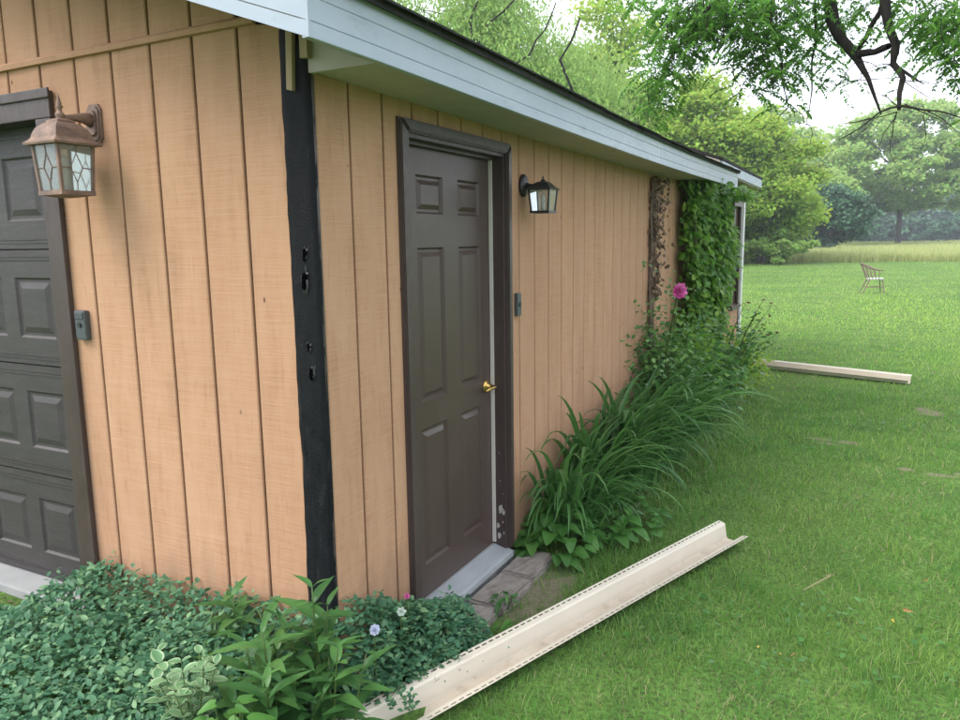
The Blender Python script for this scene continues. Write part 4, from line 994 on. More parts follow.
lily('second strap-leaved clump from the door, with a tall upright shoot', (0.18, 2.55, 0.0), 190, 42, 1.16)
lily('third strap-leaved clump from the door, spilling onto the lawn', (0.24, 3.10, 0.0), 200, 43, 1.26)
lily('farthest strap-leaved clump, below the pink rose', (0.28, 3.75, 0.0), 180, 44, 1.25)
# upright shoots of the second clump
r = random.Random(50); t2 = [o for o in COL.objects if o.name.startswith('strap_leaf_clump') and 'second' in o['label']][0]
for k in range(7): place_leaf(straps[7], t2, (0.07+r.uniform(0, 0.1), 2.75+r.uniform(-0.35, 0.45), 0.02), (r.uniform(-0.05, 0.12), r.uniform(-0.2, 0.2), 0.35), (0, 0, 1), r.uniform(1.5, 1.95))

# ------------------------------------------------------------------ climbers and shrubs at the far end of the wall
def dead_vine():
    t = thing('dead_climber', 'withered brown climber hanging on the wall left of the green vine', 'plant', (0.0, 4.3, 0.3)); r = random.Random(61); b = MB()
    for k in range(9):
        y = 4.24+r.uniform(-0.03, 0.05); pts = []
        for i in range(9): pts.append((0.012+r.uniform(0, 0.03), y+r.uniform(-0.03, 0.03)+(0.05*(i-4)/4)*r.uniform(-1, 1), 0.25+i*0.245))
        b.tube(pts, [0.012, 0.011, 0.010, 0.010, 0.009, 0.008, 0.008, 0.007, 0.005], 5, False)
    b.obj('stem', M['twig'], t)
    n = 360; q = rng.uniform(0, 1, n); P = np.stack([rng.uniform(0.01, 0.09, n), 4.26+rng.normal(0, 0.035, n)+np.where(rng.uniform(0, 1, n) < 0.10, 0.45*rng.uniform(0, 1, n), 0), 1.25+q*0.98], 1)
    P[:, 1] += (P[:, 2] > 1.9)*rng.uniform(-0.06, 0.22, n)
    D = rng.normal(0, 0.5, (n, 3)); D[:, 2] -= 0.8
    scatter('dead_leaves', *L_OVAL, P, D, rng.normal(0, 1, (n, 3))+np.array([1.0, -0.4, 0]), rng.uniform(0.03, 0.065, n), M['deadleaf'], t, 'stuff')
dead_vine()
def vine():
    t = thing('green_vine', 'dense green climbing vine covering the wall end up to the soffit', 'vine', (0.1, 6.0, 0.0)); r = random.Random(62); b = MB()
    for k in range(16):
        y = r.uniform(5.2, 6.9); x = r.uniform(0.02, 0.2); pts = []
        for i in range(8): pts.append((x+r.uniform(-0.02, 0.06), y+r.uniform(-0.12, 0.12), i*0.31))
        b.tube(pts, [0.014, 0.012, 0.011, 0.009, 0.008, 0.007, 0.006, 0.004], 5, False)
    b.obj('stem', M['twig'], t)
    n = 8200; y = 5.15+rng.beta(1.1, 1.35, n)*1.95; z = 0.1+rng.uniform(0, 1, n)**0.85*2.16
    depth = (0.08+0.25*np.sin(np.clip((y-5.1)/1.55, 0, 1)*np.pi)**0.7)*(1+0.45*fbm(y*3, z*3, 1.4, 5))*np.clip(1.15-0.18*np.abs(z-1.2), 0.5, 1.2)
    x = 0.015+depth*rng.uniform(0, 1, n)**0.45
    # windowed thinner zone near the far window
    kk = ~((y > 8.0) & (rng.uniform(0, 1, n) < 0.5)); x, y, z = x[kk], y[kk], z[kk]; n = len(x)
    D = rng.normal(0, 0.55, (n, 3)); D[:, 2] -= 0.75; D[:, 0] += 0.45
    Nn = rng.normal(0, 0.35, (n, 3)); Nn[:, 0] += 0.9; Nn[:, 2] += 0.55; Nn[:, 1] -= 0.25
    scatter('foliage', *L_OVAL, np.stack([x, y, z], 1), D, Nn, rng.uniform(0.05, 0.105, n), M['vine'], t, 'stuff', wide=rng.uniform(0.06, 0.12, n))
    # sprays that climb over the fascia
    P = []; DD = []; b = MB()
    for k in range(16):
        p = Vector((0.25+r.uniform(-0.1, 0.1), r.uniform(5.4, 6.9), 2.12)); d = Vector((0.6, r.uniform(-0.4, 0.5), 0.55)); pts = [p.copy()]
        for i in range(7):
            p = p+d*0.045; d.z -= 0.16; d.y += r.uniform(-0.2, 0.2); pts.append(p.copy())
            for s_ in range(3): P.append(tuple(p)); DD.append((r.uniform(-0.3, 0.8), r.uniform(-1, 1), r.uniform(-0.8, 0.2)))
        b.tube(pts, 0.003, 4, False)
    b.obj('tendril', M['greenstem'], t)
    scatter('foliage', *L_OVAL, np.array(P), np.array(DD), np.tile([0.5, -0.3, 0.8], (len(P), 1)), rng.uniform(0.06, 0.11, len(P)), M['vine'], t, 'stuff')
vine()
def shrub(name, label, base, rx, ry, h, n, leaf, seed, mat, lsize=(0.03, 0.06), stems=12, group=None, zlo=0.05, cat='shrub'):
    t = thing(name, label, cat, base, group); r = random.Random(seed); b = MB(); P = []; D = []
    for k in range(stems):
        a = r.uniform(0, 6.28); q = r.uniform(0.25, 1.0); tip = Vector((base[0]+rx*q*math.cos(a), base[1]+ry*q*math.sin(a), base[2]+h*r.uniform(0.65, 1.0)*(1-0.35*q*q)))
        if tip.x < 0.05: tip.x = 0.05
        b0 = Vector((base[0]+0.12*rx*math.cos(a), base[1]+0.12*ry*math.sin(a), base[2])); m = b0.lerp(tip, 0.5)+Vector((-0.1*rx*math.cos(a), 0, 0.08*h))
        pts = [b0, b0.lerp(m, 0.6), m, m.lerp(tip, 0.6), tip]; b.tube(pts, [0.007, 0.006, 0.005, 0.004, 0.002], 5, False)
        for i in range(n//stems):
            u = r.random()**0.7; u = zlo+(1-zlo)*u; p = b0.lerp(m, u*2) if u < 0.5 else m.lerp(tip, u*2-1); s_ = 0.11*h*(0.5+u)
            P.append((max(p.x+r.gauss(0, s_*0.8), 0.02), p.y+r.gauss(0, s_), max(p.z+r.gauss(0, s_*0.7), 0.03))); D.append((r.gauss(0, 1)+math.cos(a)*0.6, r.gauss(0, 1)+math.sin(a)*0.6, r.gauss(-0.1, 0.5)))
    b.obj('stem', M['greenstem'], t)
    P = np.array(P); n = len(P); Nn = rng.normal(0, 0.4, (n, 3)); Nn[:, 2] += 1.0; Nn[:, 0] += 0.25; Nn[:, 1] -= 0.2
    scatter('foliage', *L_OVAL, P, np.array(D), Nn, rng.uniform(lsize[0], lsize[1], n), M[mat], t, 'stuff', wide=rng.uniform(lsize[0], lsize[1], n)*1.25)
    return t
rb = shrub('rose_bush', 'rose bush with one pink bloom climbing the tan wall', (0.20, 4.05, 0.0), 0.30, 0.42, 1.40, 2300, None, 71, 'rose', (0.03, 0.055), 20)
def flower(parent, c, rad_, n, mat, face, name='petal'):
    f = Vector(face).normalized(); a = f.cross(Vector((0, 0, 1))).normalized(); b = a.cross(f); r = random.Random(80)
    me = leaf_outline('oval', rad_, rad_*0.75, 5, 0.1, -0.35, -0.25); me.materials.append(M[mat])
    for ring, (k, el) in enumerate(((n, 0.25), (n-2, 0.75), (max(n-4, 3), 1.2))):
        for i in range(k):
            t = 2*math.pi*(i+0.4*ring)/k; d = (a*math.cos(t)+b*math.sin(t))*math.cos(el)+f*math.sin(el); nn = f*math.cos(el)-(a*math.cos(t)+b*math.sin(t))*math.sin(el)
            place_leaf(me, parent, Vector(c)+f*0.004*ring, d, nn, (1-0.18*ring)*r.uniform(0.9, 1.1), name)
fc = at(679, 291, 0, 0.40)
MB().tube([(0.24, 4.0, 0.9), (0.34, fc[1]+0.08, 1.15), (fc[0]-0.02, fc[1]+0.03, fc[2]-0.02)], [0.006, 0.005, 0.004], 6, False).obj('cane', M['greenstem'], rb)
flower(rb, fc, 0.065, 9, 'pink', (0.55, -0.8, 0.1))
shrub('leafy_shrub', 'light green leafy shrub at foot of the vine, facing the lawn', (0.32, 5.2, 0.0), 0.34, 0.55, 0.95, 2200, None, 72, 'rose', (0.04, 0.075), 18, 'shrubs below the vine')
shrub('leafy_shrub', 'bright low shrub beside the end of the far trim strip', (0.36, 6.4, 0.0), 0.36, 0.6, 0.75, 1800, None, 73, 'maple', (0.04, 0.075), 16, 'shrubs below the vine')
shrub('leafy_shrub', 'dark shrub between the rose bush and the vine', (0.22, 4.7, 0.0), 0.25, 0.4, 1.1, 1700, None, 74, 'vine', (0.05, 0.08), 16, 'shrubs below the vine')
def sapling():
    r = random.Random(75); base = (0.42, 5.6, 0.0); t = thing('arching_shrub', 'arching leafy stems with reddish tips leaning over the lawn', 'shrub', base); b = MB(); P = []; D = []; PR = []; DR = []
    for k in range(11):
        tip = at(r.uniform(742, 778), r.uniform(286, 345), 1, 5.5+r.uniform(-0.3, 0.4)); tip = Vector(tip); b0 = Vector(base)+Vector((r.uniform(-0.06, 0.06), r.uniform(-0.1, 0.1), 0)); m = b0.lerp(tip, 0.5)+Vector((-0.10, 0, 0.14))
        pts = []
        for i in range(9):
            u = i/8; p = b0*(1-u)**2+m*2*u*(1-u)+tip*u*u; pts.append(p)
        b.tube(pts, [0.006-0.0005*i for i in range(9)], 5, False)
        for i in range(34):
            u = r.uniform(0.25, 1.0); p = b0*(1-u)**2+m*2*u*(1-u)+tip*u*u; q = (P, D) if u < 0.93 else (PR, DR)
            q[0].append(tuple(p+Vector((r.gauss(0, 0.02), r.gauss(0, 0.03), r.gauss(0, 0.015))))); q[1].append((r.gauss(0.2, 0.8), r.gauss(0, 0.8), r.gauss(0.1, 0.3)))
    b.obj('stem', M['greenstem'], t)
    for (a, d, m_) in ((P, D, 'rose'), (PR, DR, 'redtip')): scatter('foliage', *L_OVAL, np.array(a), np.array(d), np.tile([0, 0, 1.0], (len(a), 1))+rng.normal(0, 0.3, (len(a), 3)), rng.uniform(0.035, 0.065, len(a)), M[m_], t, 'stuff')
sapling()

# small blooms and fallen leaves
def bloom(name, label, cat, u, v, ax, val, rad_, n, mat, face=(0.4, -0.8, 0.5)):
    c = at(u, v, ax, val); t = thing(name, label, cat, tuple(c)); flower(t, c, rad_, n, mat, face)
    zb = gzf(c[0], c[1]); MB().tube([(c[0]-0.02, c[1]+0.02, zb), (c[0]-0.01, c[1]+0.01, (zb+c[2])/2), tuple(c)], 0.0018, 5, False).obj('stem', M['greenstem'], t)
bloom('pale_blue_flower', 'pale blue flower head in vinca right of the corner post', 'flower', 375, 630, 0, 0.16, 0.022, 8, 'paleblue')
bloom('pink_flower', 'tiny pink flower at the left end of the threshold', 'flower', 407, 596, 0, 0.13, 0.013, 6, 'pink')
bloom('silvery_sprig', 'silvery white leaf sprig in vinca near the long trim', 'plant', 465, 660, 0, 0.30, 0.024, 6, 'paleleaf', (0.5, -0.6, 0.6))
bloom('silvery_sprig', 'silvery white leaf sprig below the tiny pink flower', 'plant', 401, 612, 0, 0.15, 0.020, 6, 'paleleaf', (0.5, -0.6, 0.6))
fall = [(758, 648, 0.022, 'yellowleaf', 'small yellow leaf on the lawn, nearest the long trim'), (781, 655, 0.020, 'yellowleaf', 'curled yellow green leaf left of the orange leaf'),
        (797, 655, 0.030, 'orangeleaf', 'orange brown leaf standing in the grass at bottom right'), (893, 619, 0.028, 'yellowleaf', 'yellow leaf beside the orange leaf at right'),
        (903, 609, 0.038, 'orangeleaf', 'long orange dead leaf lying on the lawn at right'), (924, 580, 0.025, 'orangeleaf', 'small reddish leaf on the lawn near the right edge')]
for i, (u, v, s_, m_, lab) in enumerate(fall):
    p = at(u, v, 2, 0.045); me = leaf_outline('lance', s_, s_*0.42, 5, 0.6, 0.8, 0.4); me.materials.append(M[m_])
    o = bpy.data.objects.new('fallen_leaf', me); COL.objects.link(o); o.location = tuple(p); o.rotation_euler = (0.3, 0.3*i, 1.1*i); tag(o, lab, 'leaf', 'fallen leaves on the lawn')
p0 = at(803, 590, 2, 0.045); p1 = at(830, 576, 2, 0.045)
b = MB().tube([tuple(p0), tuple((p0+p1)/2+np.array([0.004, 0, 0.003])), tuple(p1)], [0.002, 0.003, 0.004], 5); b.tube([tuple(p1-np.array([0.02, 0, 0])), tuple(p1+np.array([0.02, 0.01, 0.008]))], 0.0025, 5)
tag(b.obj('fallen_twig', M['drygrass']), 'pale dry twig lying on the lawn right of the trim', 'twig')

# ------------------------------------------------------------------ garden chair far out on the lawn
def chair():
    c0 = Vector((1.80, 23.2, 0.0)); t = thing('metal_chair', 'rusty barrel-backed metal chair standing far out on the lawn', 'chair', tuple(c0))
    X = Vector((0.97, 0.22, 0)); Y = Vector((-0.22, 0.97, 0))    # seat faces to the right
    P = lambda a, b_, z: c0+X*a+Y*b_+Vector((0, 0, z))
    s_ = MB(); n = 16
    top = [P(0.24*math.cos(2*math.pi*k/n), 0.25*math.sin(2*math.pi*k/n), 0.46) for k in range(n)]; bot = [p-Vector((0, 0, 0.03)) for p in top]
    s_.add(top+bot, [tuple(range(n)), tuple(range(n, 2*n))[::-1]]+[(i, (i+1) % n, (i+1) % n+n, i+n) for i in range(n)]); s_.obj('seat', M['chairseat'], t)
    rim = []
    for k in range(13):
        a = R(55)+R(250)*k/12; back = -math.cos(a); zz = 0.70+0.20*max(0, back)**0.8
        rim.append(P(0.36*math.cos(a)-0.06, 0.33*math.sin(a), zz))
    MB().tube(rim, 0.018, 6).obj('top_rail', M['chairmetal'], t, True)
    for k in range(1, 12):
        a = R(55)+R(250)*k/12; MB().tube([P(0.235*math.cos(a), 0.245*math.sin(a), 0.445), rim[k]], 0.011, 5).obj('spindle', M['chairmetal'], t)
    for a, b_ in ((1, 1), (1, -1), (-1, 1), (-1, -1)):
        MB().tube([P(0.17*a, 0.17*b_, 0.43), P((0.23 if a > 0 else -0.36), 0.22*b_, 0.0)], [0.018, 0.014], 6).obj('leg', M['chairmetal'], t)
    MB().tube([P(0.2, 0.2, 0.2), P(-0.27, 0.2, 0.2)], 0.009, 5).tube([P(0.2, -0.2, 0.2), P(-0.27, -0.2, 0.2)], 0.009, 5).obj('stretcher', M['chairmetal'], t)
chair()

# ------------------------------------------------------------------ trees
def tree(name, label, base, height, rx, ry, zlow, n_leaves, mat, seed, lobes=46, leaf=(0.22, 0.42), trunk_r=0.25, group=None, droop=0.0, dens=1.0, shape=0.55, bark='farbark', lobe_r=0.27, trunk_lean=(0, 0), inner=0.15):
    """tapered trunk, limbs to clump centres, leaf-sized faces massed on the outside of each clump"""
    r = random.Random(seed); q = np.random.default_rng(seed); t = thing(name, label, 'tree', base, group); B = Vector(base)
    top = height; crown_c = B+Vector((trunk_lean[0], trunk_lean[1], zlow+(top-zlow)*0.5)); cz = (top-zlow)/2
    tr = MB(); f = zlow*0.7+0.3*height
    fork = B+Vector((trunk_lean[0]*0.6, trunk_lean[1]*0.6, zlow+(top-zlow)*0.22))
    pts = [B+Vector((0, 0, -0.1)), B+Vector((0.02*height*0.1, 0, 0.15*fork.z)), B.lerp(fork, 0.55)+Vector((r.uniform(-.1, .1), r.uniform(-.1, .1), 0)), fork]
    tr.tube(pts, [trunk_r*1.5, trunk_r*1.08, trunk_r*0.92, trunk_r*0.75], 10)
    tr.obj('trunk', M[bark], t, True)
    lb = MB(); C = []; apex = B+Vector((trunk_lean[0], trunk_lean[1], zlow+(top-zlow)*0.72))
    lead = [fork, fork.lerp(apex, 0.35)+Vector((r.uniform(-1, 1), r.uniform(-1, 1), 0))*0.012*height, fork.lerp(apex, 0.7)+Vector((r.uniform(-1, 1), r.uniform(-1, 1), 0))*0.02*height, apex]
    lb.tube(lead, [trunk_r*0.74, trunk_r*0.5, trunk_r*0.3, trunk_r*0.1], 8, False)
    for k in range(lobes):
        d = Vector((r.gauss(0, 1), r.gauss(0, 1), r.gauss(0.1, 0.9))).normalized(); rad_ = r.uniform(inner, 1.0)**shape
        w_ = 1-0.35*max(0, d.z)   # fuller low, rounder top
        c = crown_c+Vector((d.x*rx*rad_*w_, d.y*ry*rad_*w_, d.z*cz*rad_*0.92)); C.append(c)
        if k % 2 == 0:
            hd = math.hypot(c.x-B.x, c.y-B.y); u0 = min(max((c.z-hd*r.uniform(0.5, 0.9)-fork.z)/max(apex.z-fork.z, 0.1), 0.0), 0.9)
            p0_ = lead[0].lerp(lead[1], u0/0.35) if u0 < 0.35 else (lead[1].lerp(lead[2], (u0-0.35)/0.35) if u0 < 0.7 else lead[2].lerp(lead[3], (u0-0.7)/0.3))
            m = p0_.lerp(c, 0.5)+Vector((r.uniform(-1, 1), r.uniform(-1, 1), r.uniform(-0.2, 0.9)))*0.035*height
            pts = [p0_, p0_.lerp(m, 0.5)+Vector((r.uniform(-1, 1), r.uniform(-1, 1), 0))*0.012*height, m, m.lerp(c, 0.6)+Vector((r.uniform(-1, 1), r.uniform(-1, 1), r.uniform(-1, 1)))*0.01*height, c]
            lb.tube(pts, [trunk_r*0.36, trunk_r*0.24, trunk_r*0.15, trunk_r*0.09, trunk_r*0.04], 6, False)
    lb.obj('limbs', M[bark], t, True)
    C = np.array([tuple(c) for c in C]); per = n_leaves//lobes; P = []; 
    for c in C:
        R_ = lobe_r*min(rx, cz)*q.uniform(0.65, 1.35); k = max(int(per*q.uniform(0.6, 1.4)), 8)
        d = q.normal(0, 1, (k, 3)); d /= np.linalg.norm(d, axis=1, keepdims=True); d[:, 2] = np.abs(d[:, 2])*np.where(q.uniform(0, 1, k) < 0.75, 1, -0.6)
        rr_ = q.uniform(0.25, 1.0, k)**0.5*(1+0.25*q.normal(0, 1, k))
        p = c+d*rr_[:, None]*np.array([R_*1.15, R_*1.15, R_*0.75])
        if droop: p[:, 2] -= droop*q.uniform(0, 1, k)**1.5*R_
        P.append(p)
    P = np.concatenate(P); n = len(P); P[:, 2] = np.maximum(P[:, 2], 0.25)
    D = q.normal(0, 1, (n, 3)); D[:, 2] = D[:, 2]*0.5-0.25-1.2*(droop > 0)
    Nn = q.normal(0, 0.55, (n, 3)); Nn[:, 2] += 0.9
    S = q.uniform(leaf[0], leaf[1], n)
    scatter('crown', np.array(L_DIAMOND[0])*np.array([1.0 if not droop else 0.38, 1, 1]), L_DIAMOND[1], P, D, Nn, S, M[mat], t, 'stuff')
    return t
G1 = 'bright trees behind the garage'; G2 = 'distant trees across the meadow'
tree('field_tree', 'large open-crowned tree standing alone in the meadow', (4.75, 112, 0), 19.5, 10.5, 10.5, 2.4, 52000, 'oak', 101, 130, (0.30, 0.55), 0.36, G2, lobe_r=0.19, inner=0.22, shape=0.45)
tree('maple_tree', 'bright yellow green tree at the meadow edge right of the roof end', (-4.6, 50, 0), 9.4, 3.7, 3.7, 0.0, 46000, 'maple', 102, 80, (0.15, 0.29), 0.2, G1, lobe_r=0.31)
tree('maple_tree', 'tall bright green tree rising just above the roof end', (-9.6, 49, 0), 12.3, 4.8, 4.5, 0.2, 48000, 'maple', 103, 84, (0.16, 0.31), 0.24, G1, lobe_r=0.30)
tree('maple_tree', 'bright green tree behind the middle of the roof edge', (-15.0, 47, 0), 16.5, 5.2, 4.8, 1.0, 44000, 'maple', 104, 70, (0.2, 0.36), 0.25, G1)
tree('willow_tree', 'pale weeping tree with dark branches behind the roof', (-12.8, 27, 0), 13.6, 5.3, 4.4, 2.5, 80000, 'willow', 105, 110, (0.12, 0.24), 0.24, G1, droop=1.6, lobe_r=0.26, bark='bark')
tree('willow_tree', 'pale weeping tree at top left above the near roof', (-19.5, 25, 0), 15, 5.8, 5.0, 3.0, 54000, 'willow', 106, 80, (0.13, 0.26), 0.28, G1, droop=1.6, lobe_r=0.26, bark='bark')
tree('evergreen_bush', 'dark rounded evergreen at the meadow edge beside the field tree', (-1.9, 78, 0), 6.6, 3.6, 3.2, 0.1, 16000, 'darktree', 107, 56, (0.25, 0.42), 0.18, G2)
tree('distant_tree', 'pale tall tree behind the bright trees, left of gap in the crowns', (-13, 120, 0), 22, 7.5, 7, 3.0, 22000, 'oak', 108, 52, (0.4, 0.75), 0.36, G2, lobe_r=0.24)
tree('distant_tree', 'pale tree behind the dark evergreen, right of gap in the crowns', (-5.0, 130, 0), 17, 6.5, 6, 1.5, 20000, 'oak', 109, 48, (0.4, 0.75), 0.34, G2)
tree('distant_tree', 'round pale tree low behind the evergreen', (-3.5, 100, 0), 9.5, 4.5, 4.5, 0.5, 15000, 'oak', 110, 56, (0.35, 0.6), 0.26, G2)
wood = [(-19, 205, 16), (-6, 225, 18), (6, 230, 15), (16, 215, 14), (25, 220, 17)]
WL = ['far woodland tree showing behind the bright trees, leftmost of the line', 'far woodland tree in the gap right of the bright trees',
      'far dark tree just left of the meadow tree trunk', 'far dark tree just right of the meadow tree trunk', 'far dark blue-green tree at the right edge of the view']
for i, (x, y, h) in enumerate(wood):
    tree('woodland_tree', WL[i], (x, y, 0), h, 8.5, 6, -2.0, 7000, 'darktree', 120+i, 60, (0.8, 1.4), 0.35, 'far woodland line')
# brush along the foot of the bright trees
for i, (x, y, h, lab) in enumerate(((-7.0, 44.5, 2.6, 'low brush at meadow edge just right of the wall end'), (-3.2, 47.5, 2.2, 'low brush below the bright yellow green tree'), (-11.5, 42, 3.2, 'taller brush hidden behind the vine covered wall end'))):
    tree('brush', lab, (x, y, 0), h, 2.4, 1.6, 0.1, 4200, 'oak', 140+i, 24, (0.14, 0.26), 0.05, 'brush at the meadow edge')

# dark limbs showing in front of the nearer weeping tree
wt = [o for o in COL.objects if o.name.startswith('willow_tree') and 'dark branches' in o['label']][0]; rw = random.Random(160)
for pts in (((478, 40), (490, 22), (503, 12), (516, -2)), ((516, 64), (530, 54), (536, 40), (545, 30), (552, 14), (556, 2)), ((472, 36), (470, 20), (478, 0)), ((560, 60), (572, 40), (580, 18))):
    pp = [Vector((-12.5, 26.5, 4.5)), Vector(at(pts[0][0]+14, pts[0][1]+35, 1, 24.0))]+[Vector(at(u, v, 1, 23.9)) for u, v in pts]
    MB().tube(pp, [0.10, 0.07]+[0.05-0.006*i for i in range(len(pts))], 6, False).obj('branch', M['bark'], wt, True)
# undergrowth that closes the foot of the woodland line
TL = ['low far thicket behind the bright trees, leftmost of the row', 'low far thicket showing left of the dark evergreen', 'low far thicket between the evergreen and the meadow tree',
      'low far thicket just right of the meadow tree trunk', 'low far thicket near the right edge of the view', 'low far thicket at the very right end of the row']
for i, (x, y, h) in enumerate([(-17, 176, 6), (-8, 180, 7), (1, 178, 6.5), (9.5, 182, 6), (18, 176, 7), (27, 180, 6)]):
    tree('woodland_thicket', TL[i], (x, y, 0), h, 6.2, 3.5, -1.5, 4200, 'darktree', 170+i, 44, (0.6, 1.1), 0.12, 'woodland thickets')

# overhanging locust tree, trunk out to the right of the view
def locust():
    base = Vector((5.6, 6.6, 0)); t = thing('locust_tree', 'dark limbed feathery tree hanging over the lawn at top right', 'tree', tuple(base)); r = random.Random(151); q = np.random.default_rng(151)
    MB().tube([base+Vector((0, 0, -0.1)), base+Vector((-0.02, 0, 0.5)), base+Vector((-0.1, 0, 2.0)), base+Vector((-0.35, -0.1, 3.6)), base+Vector((-0.5, -0.1, 5.2))], [0.34, 0.25, 0.21, 0.19, 0.16], 12).obj('trunk', M['bark'], t, True)
    J1 = base+Vector((-0.30, -0.1, 3.3)); J2 = base+Vector((-0.45, -0.1, 4.6)); J3 = base+Vector((-0.5, -0.1, 5.2))
    px = lambda u, v, y: Vector(at(u, v, 1, y))
    limbs = [
        ([J2, Vector((3.6, 5.6, 5.1)), Vector((2.2, 5.2, 4.6)), px(826, -30, 5.0), px(832, 18, 5.0), px(843, 42, 5.0), px(858, 60, 5.0), px(868, 78, 4.9), px(881, 114, 4.85)], [0.10, 0.08, 0.065, 0.05, 0.048, 0.045, 0.030, 0.018, 0.008]),
        ([J1, Vector((4.0, 5.4, 4.2)), Vector((2.6, 5.0, 4.0)), px(884, -25, 4.8), px(886, 12, 4.8), px(896, 45, 4.8), px(893, 64, 4.8), px(903, 78, 4.75), px(899, 110, 4.7)], [0.08, 0.065, 0.05, 0.035, 0.034, 0.032, 0.028, 0.022, 0.014]),
        ([px(858, 54, 4.95), px(875, 52, 4.9), px(889, 46, 4.8)], [0.030, 0.026, 0.024]),
        ([px(893, 64, 4.8), px(905, 72, 4.8), px(914, 78, 4.75), px(924, 84, 4.7)], [0.018, 0.012, 0.008, 0.004]),
        ([px(852, 58, 5.0), px(866, 38, 4.95), px(880, 12, 4.9), px(886, -5, 4.9)], [0.016, 0.018, 0.019, 0.02]),
        ([px(903, 106, 4.7), px(880, 112, 4.65), px(860, 128, 4.6), px(838, 140, 4.55)], [0.010, 0.007, 0.005, 0.003]),
        ([px(903, 106, 4.7), px(925, 110, 4.6), px(950, 114, 4.5), px(985, 125, 4.4)], [0.010, 0.007, 0.005, 0.003]),
        ([J2, Vector((4.2, 5.4, 5.6)), Vector((2.4, 4.8, 5.4)), Vector((1.0, 4.6, 4.6)), px(720, -10, 4.6), px(700, 20, 4.6), px(672, 55, 4.6), px(655, 90, 4.6)], [0.09, 0.075, 0.055, 0.04, 0.022, 0.016, 0.010, 0.004]),
        ([Vector((1.0, 4.6, 4.6)), px(768, -5, 4.7), px(772, 28, 4.7), px(782, 60, 4.65), px(788, 105, 4.6)], [0.03, 0.016, 0.012, 0.008, 0.004]),
        ([Vector((2.2, 5.2, 4.6)), px(815, -10, 5.2), px(816, 40, 5.2), px(812, 90, 5.15), px(806, 125, 5.1)], [0.025, 0.016, 0.010, 0.006, 0.003]),
        ([J3, base+Vector((0.6, 1.2, 7.0)), base+Vector((1.2, 2.2, 8.2))], [0.14, 0.10, 0.05]),
        ([J3, base+Vector((-1.2, 0.8, 6.8)), base+Vector((-2.8, 1.6, 7.2))], [0.13, 0.09, 0.04]),
    ]
    for pts, rd in limbs:
        # finer, knobbly course
        pp = [pts[0]]; rr_ = [rd[0]]
        for i in range(len(pts)-1):
            for s_ in (0.5, 1.0):
                d = (pts[i+1]-pts[i]).length; p = pts[i].lerp(pts[i+1], s_)
                if s_ < 1: p = p+Vector((r.uniform(-1, 1), r.uniform(-1, 1), r.uniform(-1, 1)))*0.05*d
                pp.append(p); rr_.append((rd[i]*(1-s_)+rd[i+1]*s_)*r.uniform(0.92, 1.12))
        MB().tube(pp, rr_, 8, False).obj('limb', M['bark'], t, True)
    # bare twigs, hanging
    tw = MB()
    starts = [(u, v, 4.8) for u, v in ((900, 108), (897, 112), (905, 104), (881, 114), (868, 80), (843, 42), (858, 60), (790, 104), (806, 124), (893, 64), (903, 80), (760, 40), (735, 60), (925, 110), (870, 118))]
    for u, v, y in starts:
        for k in range(r.choice((1, 2, 3))):
            p = px(u, v, y); d = Vector((r.uniform(-1, 1), r.uniform(-0.5, 0.5), r.uniform(-0.9, 0.15))).normalized(); pts = [p]
            for i in range(5):
                p = p+d*r.uniform(0.05, 0.09); d = (d+Vector((r.uniform(-.5, .5), r.uniform(-.4, .4), r.uniform(-0.35, 0.2)))).normalized(); pts.append(p)
            tw.tube(pts, [0.005, 0.004, 0.0035, 0.003, 0.002, 0.001], 4, False)
    # leafy twigs: rachises with leaflets, in the part of the crown that shows
    P = []; D = []; S = []
    def frond(p, d, L):
        n = 9; pts = []
        p = Vector(p); d = Vector(d).normalized(); side = d.cross(Vector((0, 0, 1)));
        if side.length < 0.1: side = Vector((1, 0, 0))
        side.normalize(); 
        for i in range(n):
            p = p+d*(L/n); d = (d+Vector((0, 0, -0.10))).normalized(); pts.append(p.copy())
            for s_ in (-1, 1):
                P.append(tuple(p)); dd = side*s_+d*0.55+Vector((0, 0, -0.25))+Vector((r.gauss(0, .12), r.gauss(0, .12), r.gauss(0, .12))); D.append(tuple(dd)); S.append(r.uniform(0.038, 0.062)*(1-0.03*i))
        return pts
    def cluster(u, v, y, n, su, sv, sy=0.35):
        for k in range(int(n*1.75)):
            p = px(u+r.gauss(0, su), v+r.gauss(0, sv), y+r.gauss(0, sy)); a = r.uniform(0, 6.28)
            pts = frond(p, (math.cos(a), math.sin(a)*0.8, r.uniform(-0.75, 0.25)), r.uniform(0.14, 0.26))
            if k % 3 == 0: tw.tube([p-Vector((0, 0, -0.10)), p]+pts[::3], [0.003, 0.0025, 0.002, 0.0015, 0.001][:2+len(pts[::3])], 3, False)
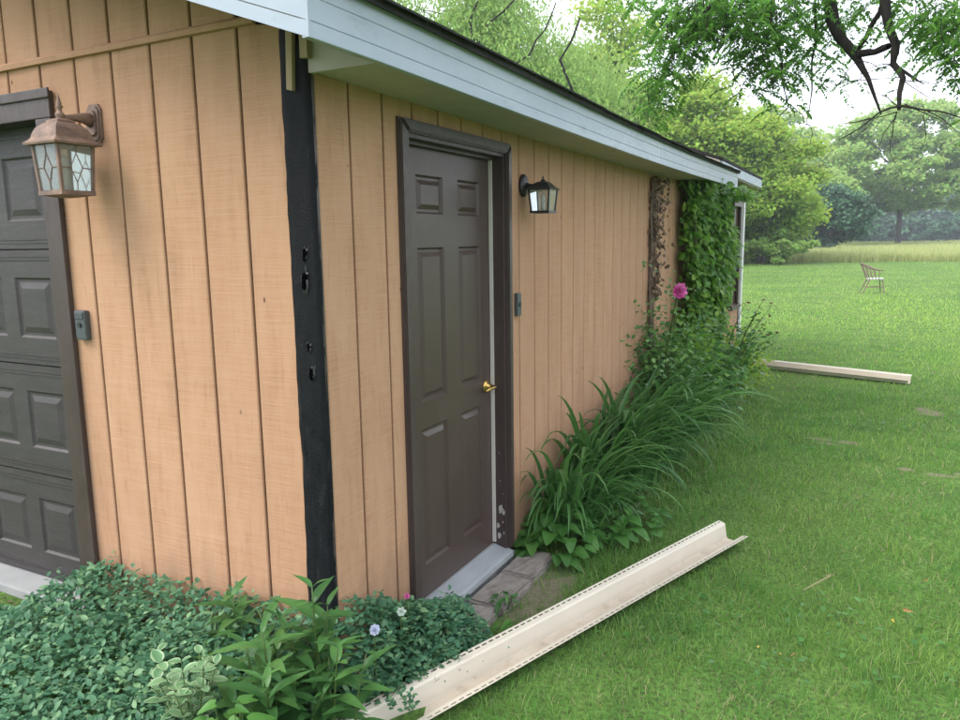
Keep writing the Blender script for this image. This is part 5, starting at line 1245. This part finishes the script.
    for u, v, y, n, su, sv in ((700, 22, 4.6, 90, 22, 20), (672, 45, 4.6, 60, 14, 22), (657, 80, 4.55, 26, 9, 24), (648, 112, 4.5, 9, 6, 18), (735, 8, 4.7, 100, 26, 16), (775, 30, 4.7, 60, 18, 26), (760, 65, 4.65, 34, 12, 16),
                               (795, 20, 5.1, 55, 26, 24), (815, 75, 5.1, 8, 16, 16), (835, 12, 5.3, 20, 26, 20), (872, 8, 5.3, 26, 28, 18), (860, 70, 5.3, 7, 22, 18), (932, 18, 4.9, 60, 18, 18), (957, 42, 4.8, 34, 14, 18), (870, -45, 5.0, 110, 90, 24), (720, -35, 4.8, 90, 60, 18), (985, 40, 4.6, 60, 20, 35), (640, -6, 4.5, 14, 14, 8)):
        cluster(u, v, y, n, su, sv)
    tw.obj('twigs', M['bark'], t, kind='stuff')
    P = np.array(P); n = len(P)
    scatter('foliage', np.array(L_DIAMOND[0])*np.array([0.5, 1, 1]), L_DIAMOND[1], P, np.array(D), np.tile([0, 0, 1.0], (n, 1))+q.normal(0, 0.25, (n, 3)), np.array(S), M['locust'], t, 'stuff')
    # the rest of the crown above and to the right, out of the picture
    cs = [(Vector((5.7, 7.2, 7.6)), 2.3), (Vector((6.9, 5.6, 6.4)), 2.0), (Vector((7.2, 8.2, 6.6)), 2.2), (Vector((4.4, 8.6, 7.2)), 1.6), (Vector((4.6, 5.6, 7.0)), 1.4)]
    PP = []
    for c, rad_ in cs:
        k = int(2600*rad_/1.7); d = q.normal(0, 1, (k, 3)); d /= np.linalg.norm(d, axis=1, keepdims=True); PP.append(np.array(tuple(c))+d*(q.uniform(0, 1, k)**0.4*rad_)[:, None]*np.array([1, 1, 0.6]))
    PP = np.concatenate(PP); n = len(PP); DD = q.normal(0, 1, (n, 3)); NN = q.normal(0, 0.5, (n, 3)); NN[:, 2] += 1
    scatter('crown', np.array(L_DIAMOND[0])*np.array([0.7, 1, 1]), L_DIAMOND[1], PP, DD, NN, q.uniform(0.08, 0.16, n), M['locust'], t, 'stuff')
locust()

# ------------------------------------------------------------------ air
HAZE = 0.0010
hz = box('haze', (-1100, 1100, -1100, 1100, -1.2, 45), None)
hm = bpy.data.materials.new('haze'); hm.use_nodes = True; nt = hm.node_tree; nt.nodes.clear()
ho = nt.nodes.new('ShaderNodeOutputMaterial'); pv_ = nt.nodes.new('ShaderNodeVolumePrincipled'); pv_.inputs['Color'].default_value = (0.86, 0.93, 1.0, 1); pv_.inputs['Density'].default_value = HAZE; pv_.inputs['Anisotropy'].default_value = 0.2
nt.links.new(pv_.outputs[0], ho.inputs['Volume']); hz.data.materials.append(hm); tag(hz, 'thin pale summer haze over the meadow', 'haze', kind='stuff')
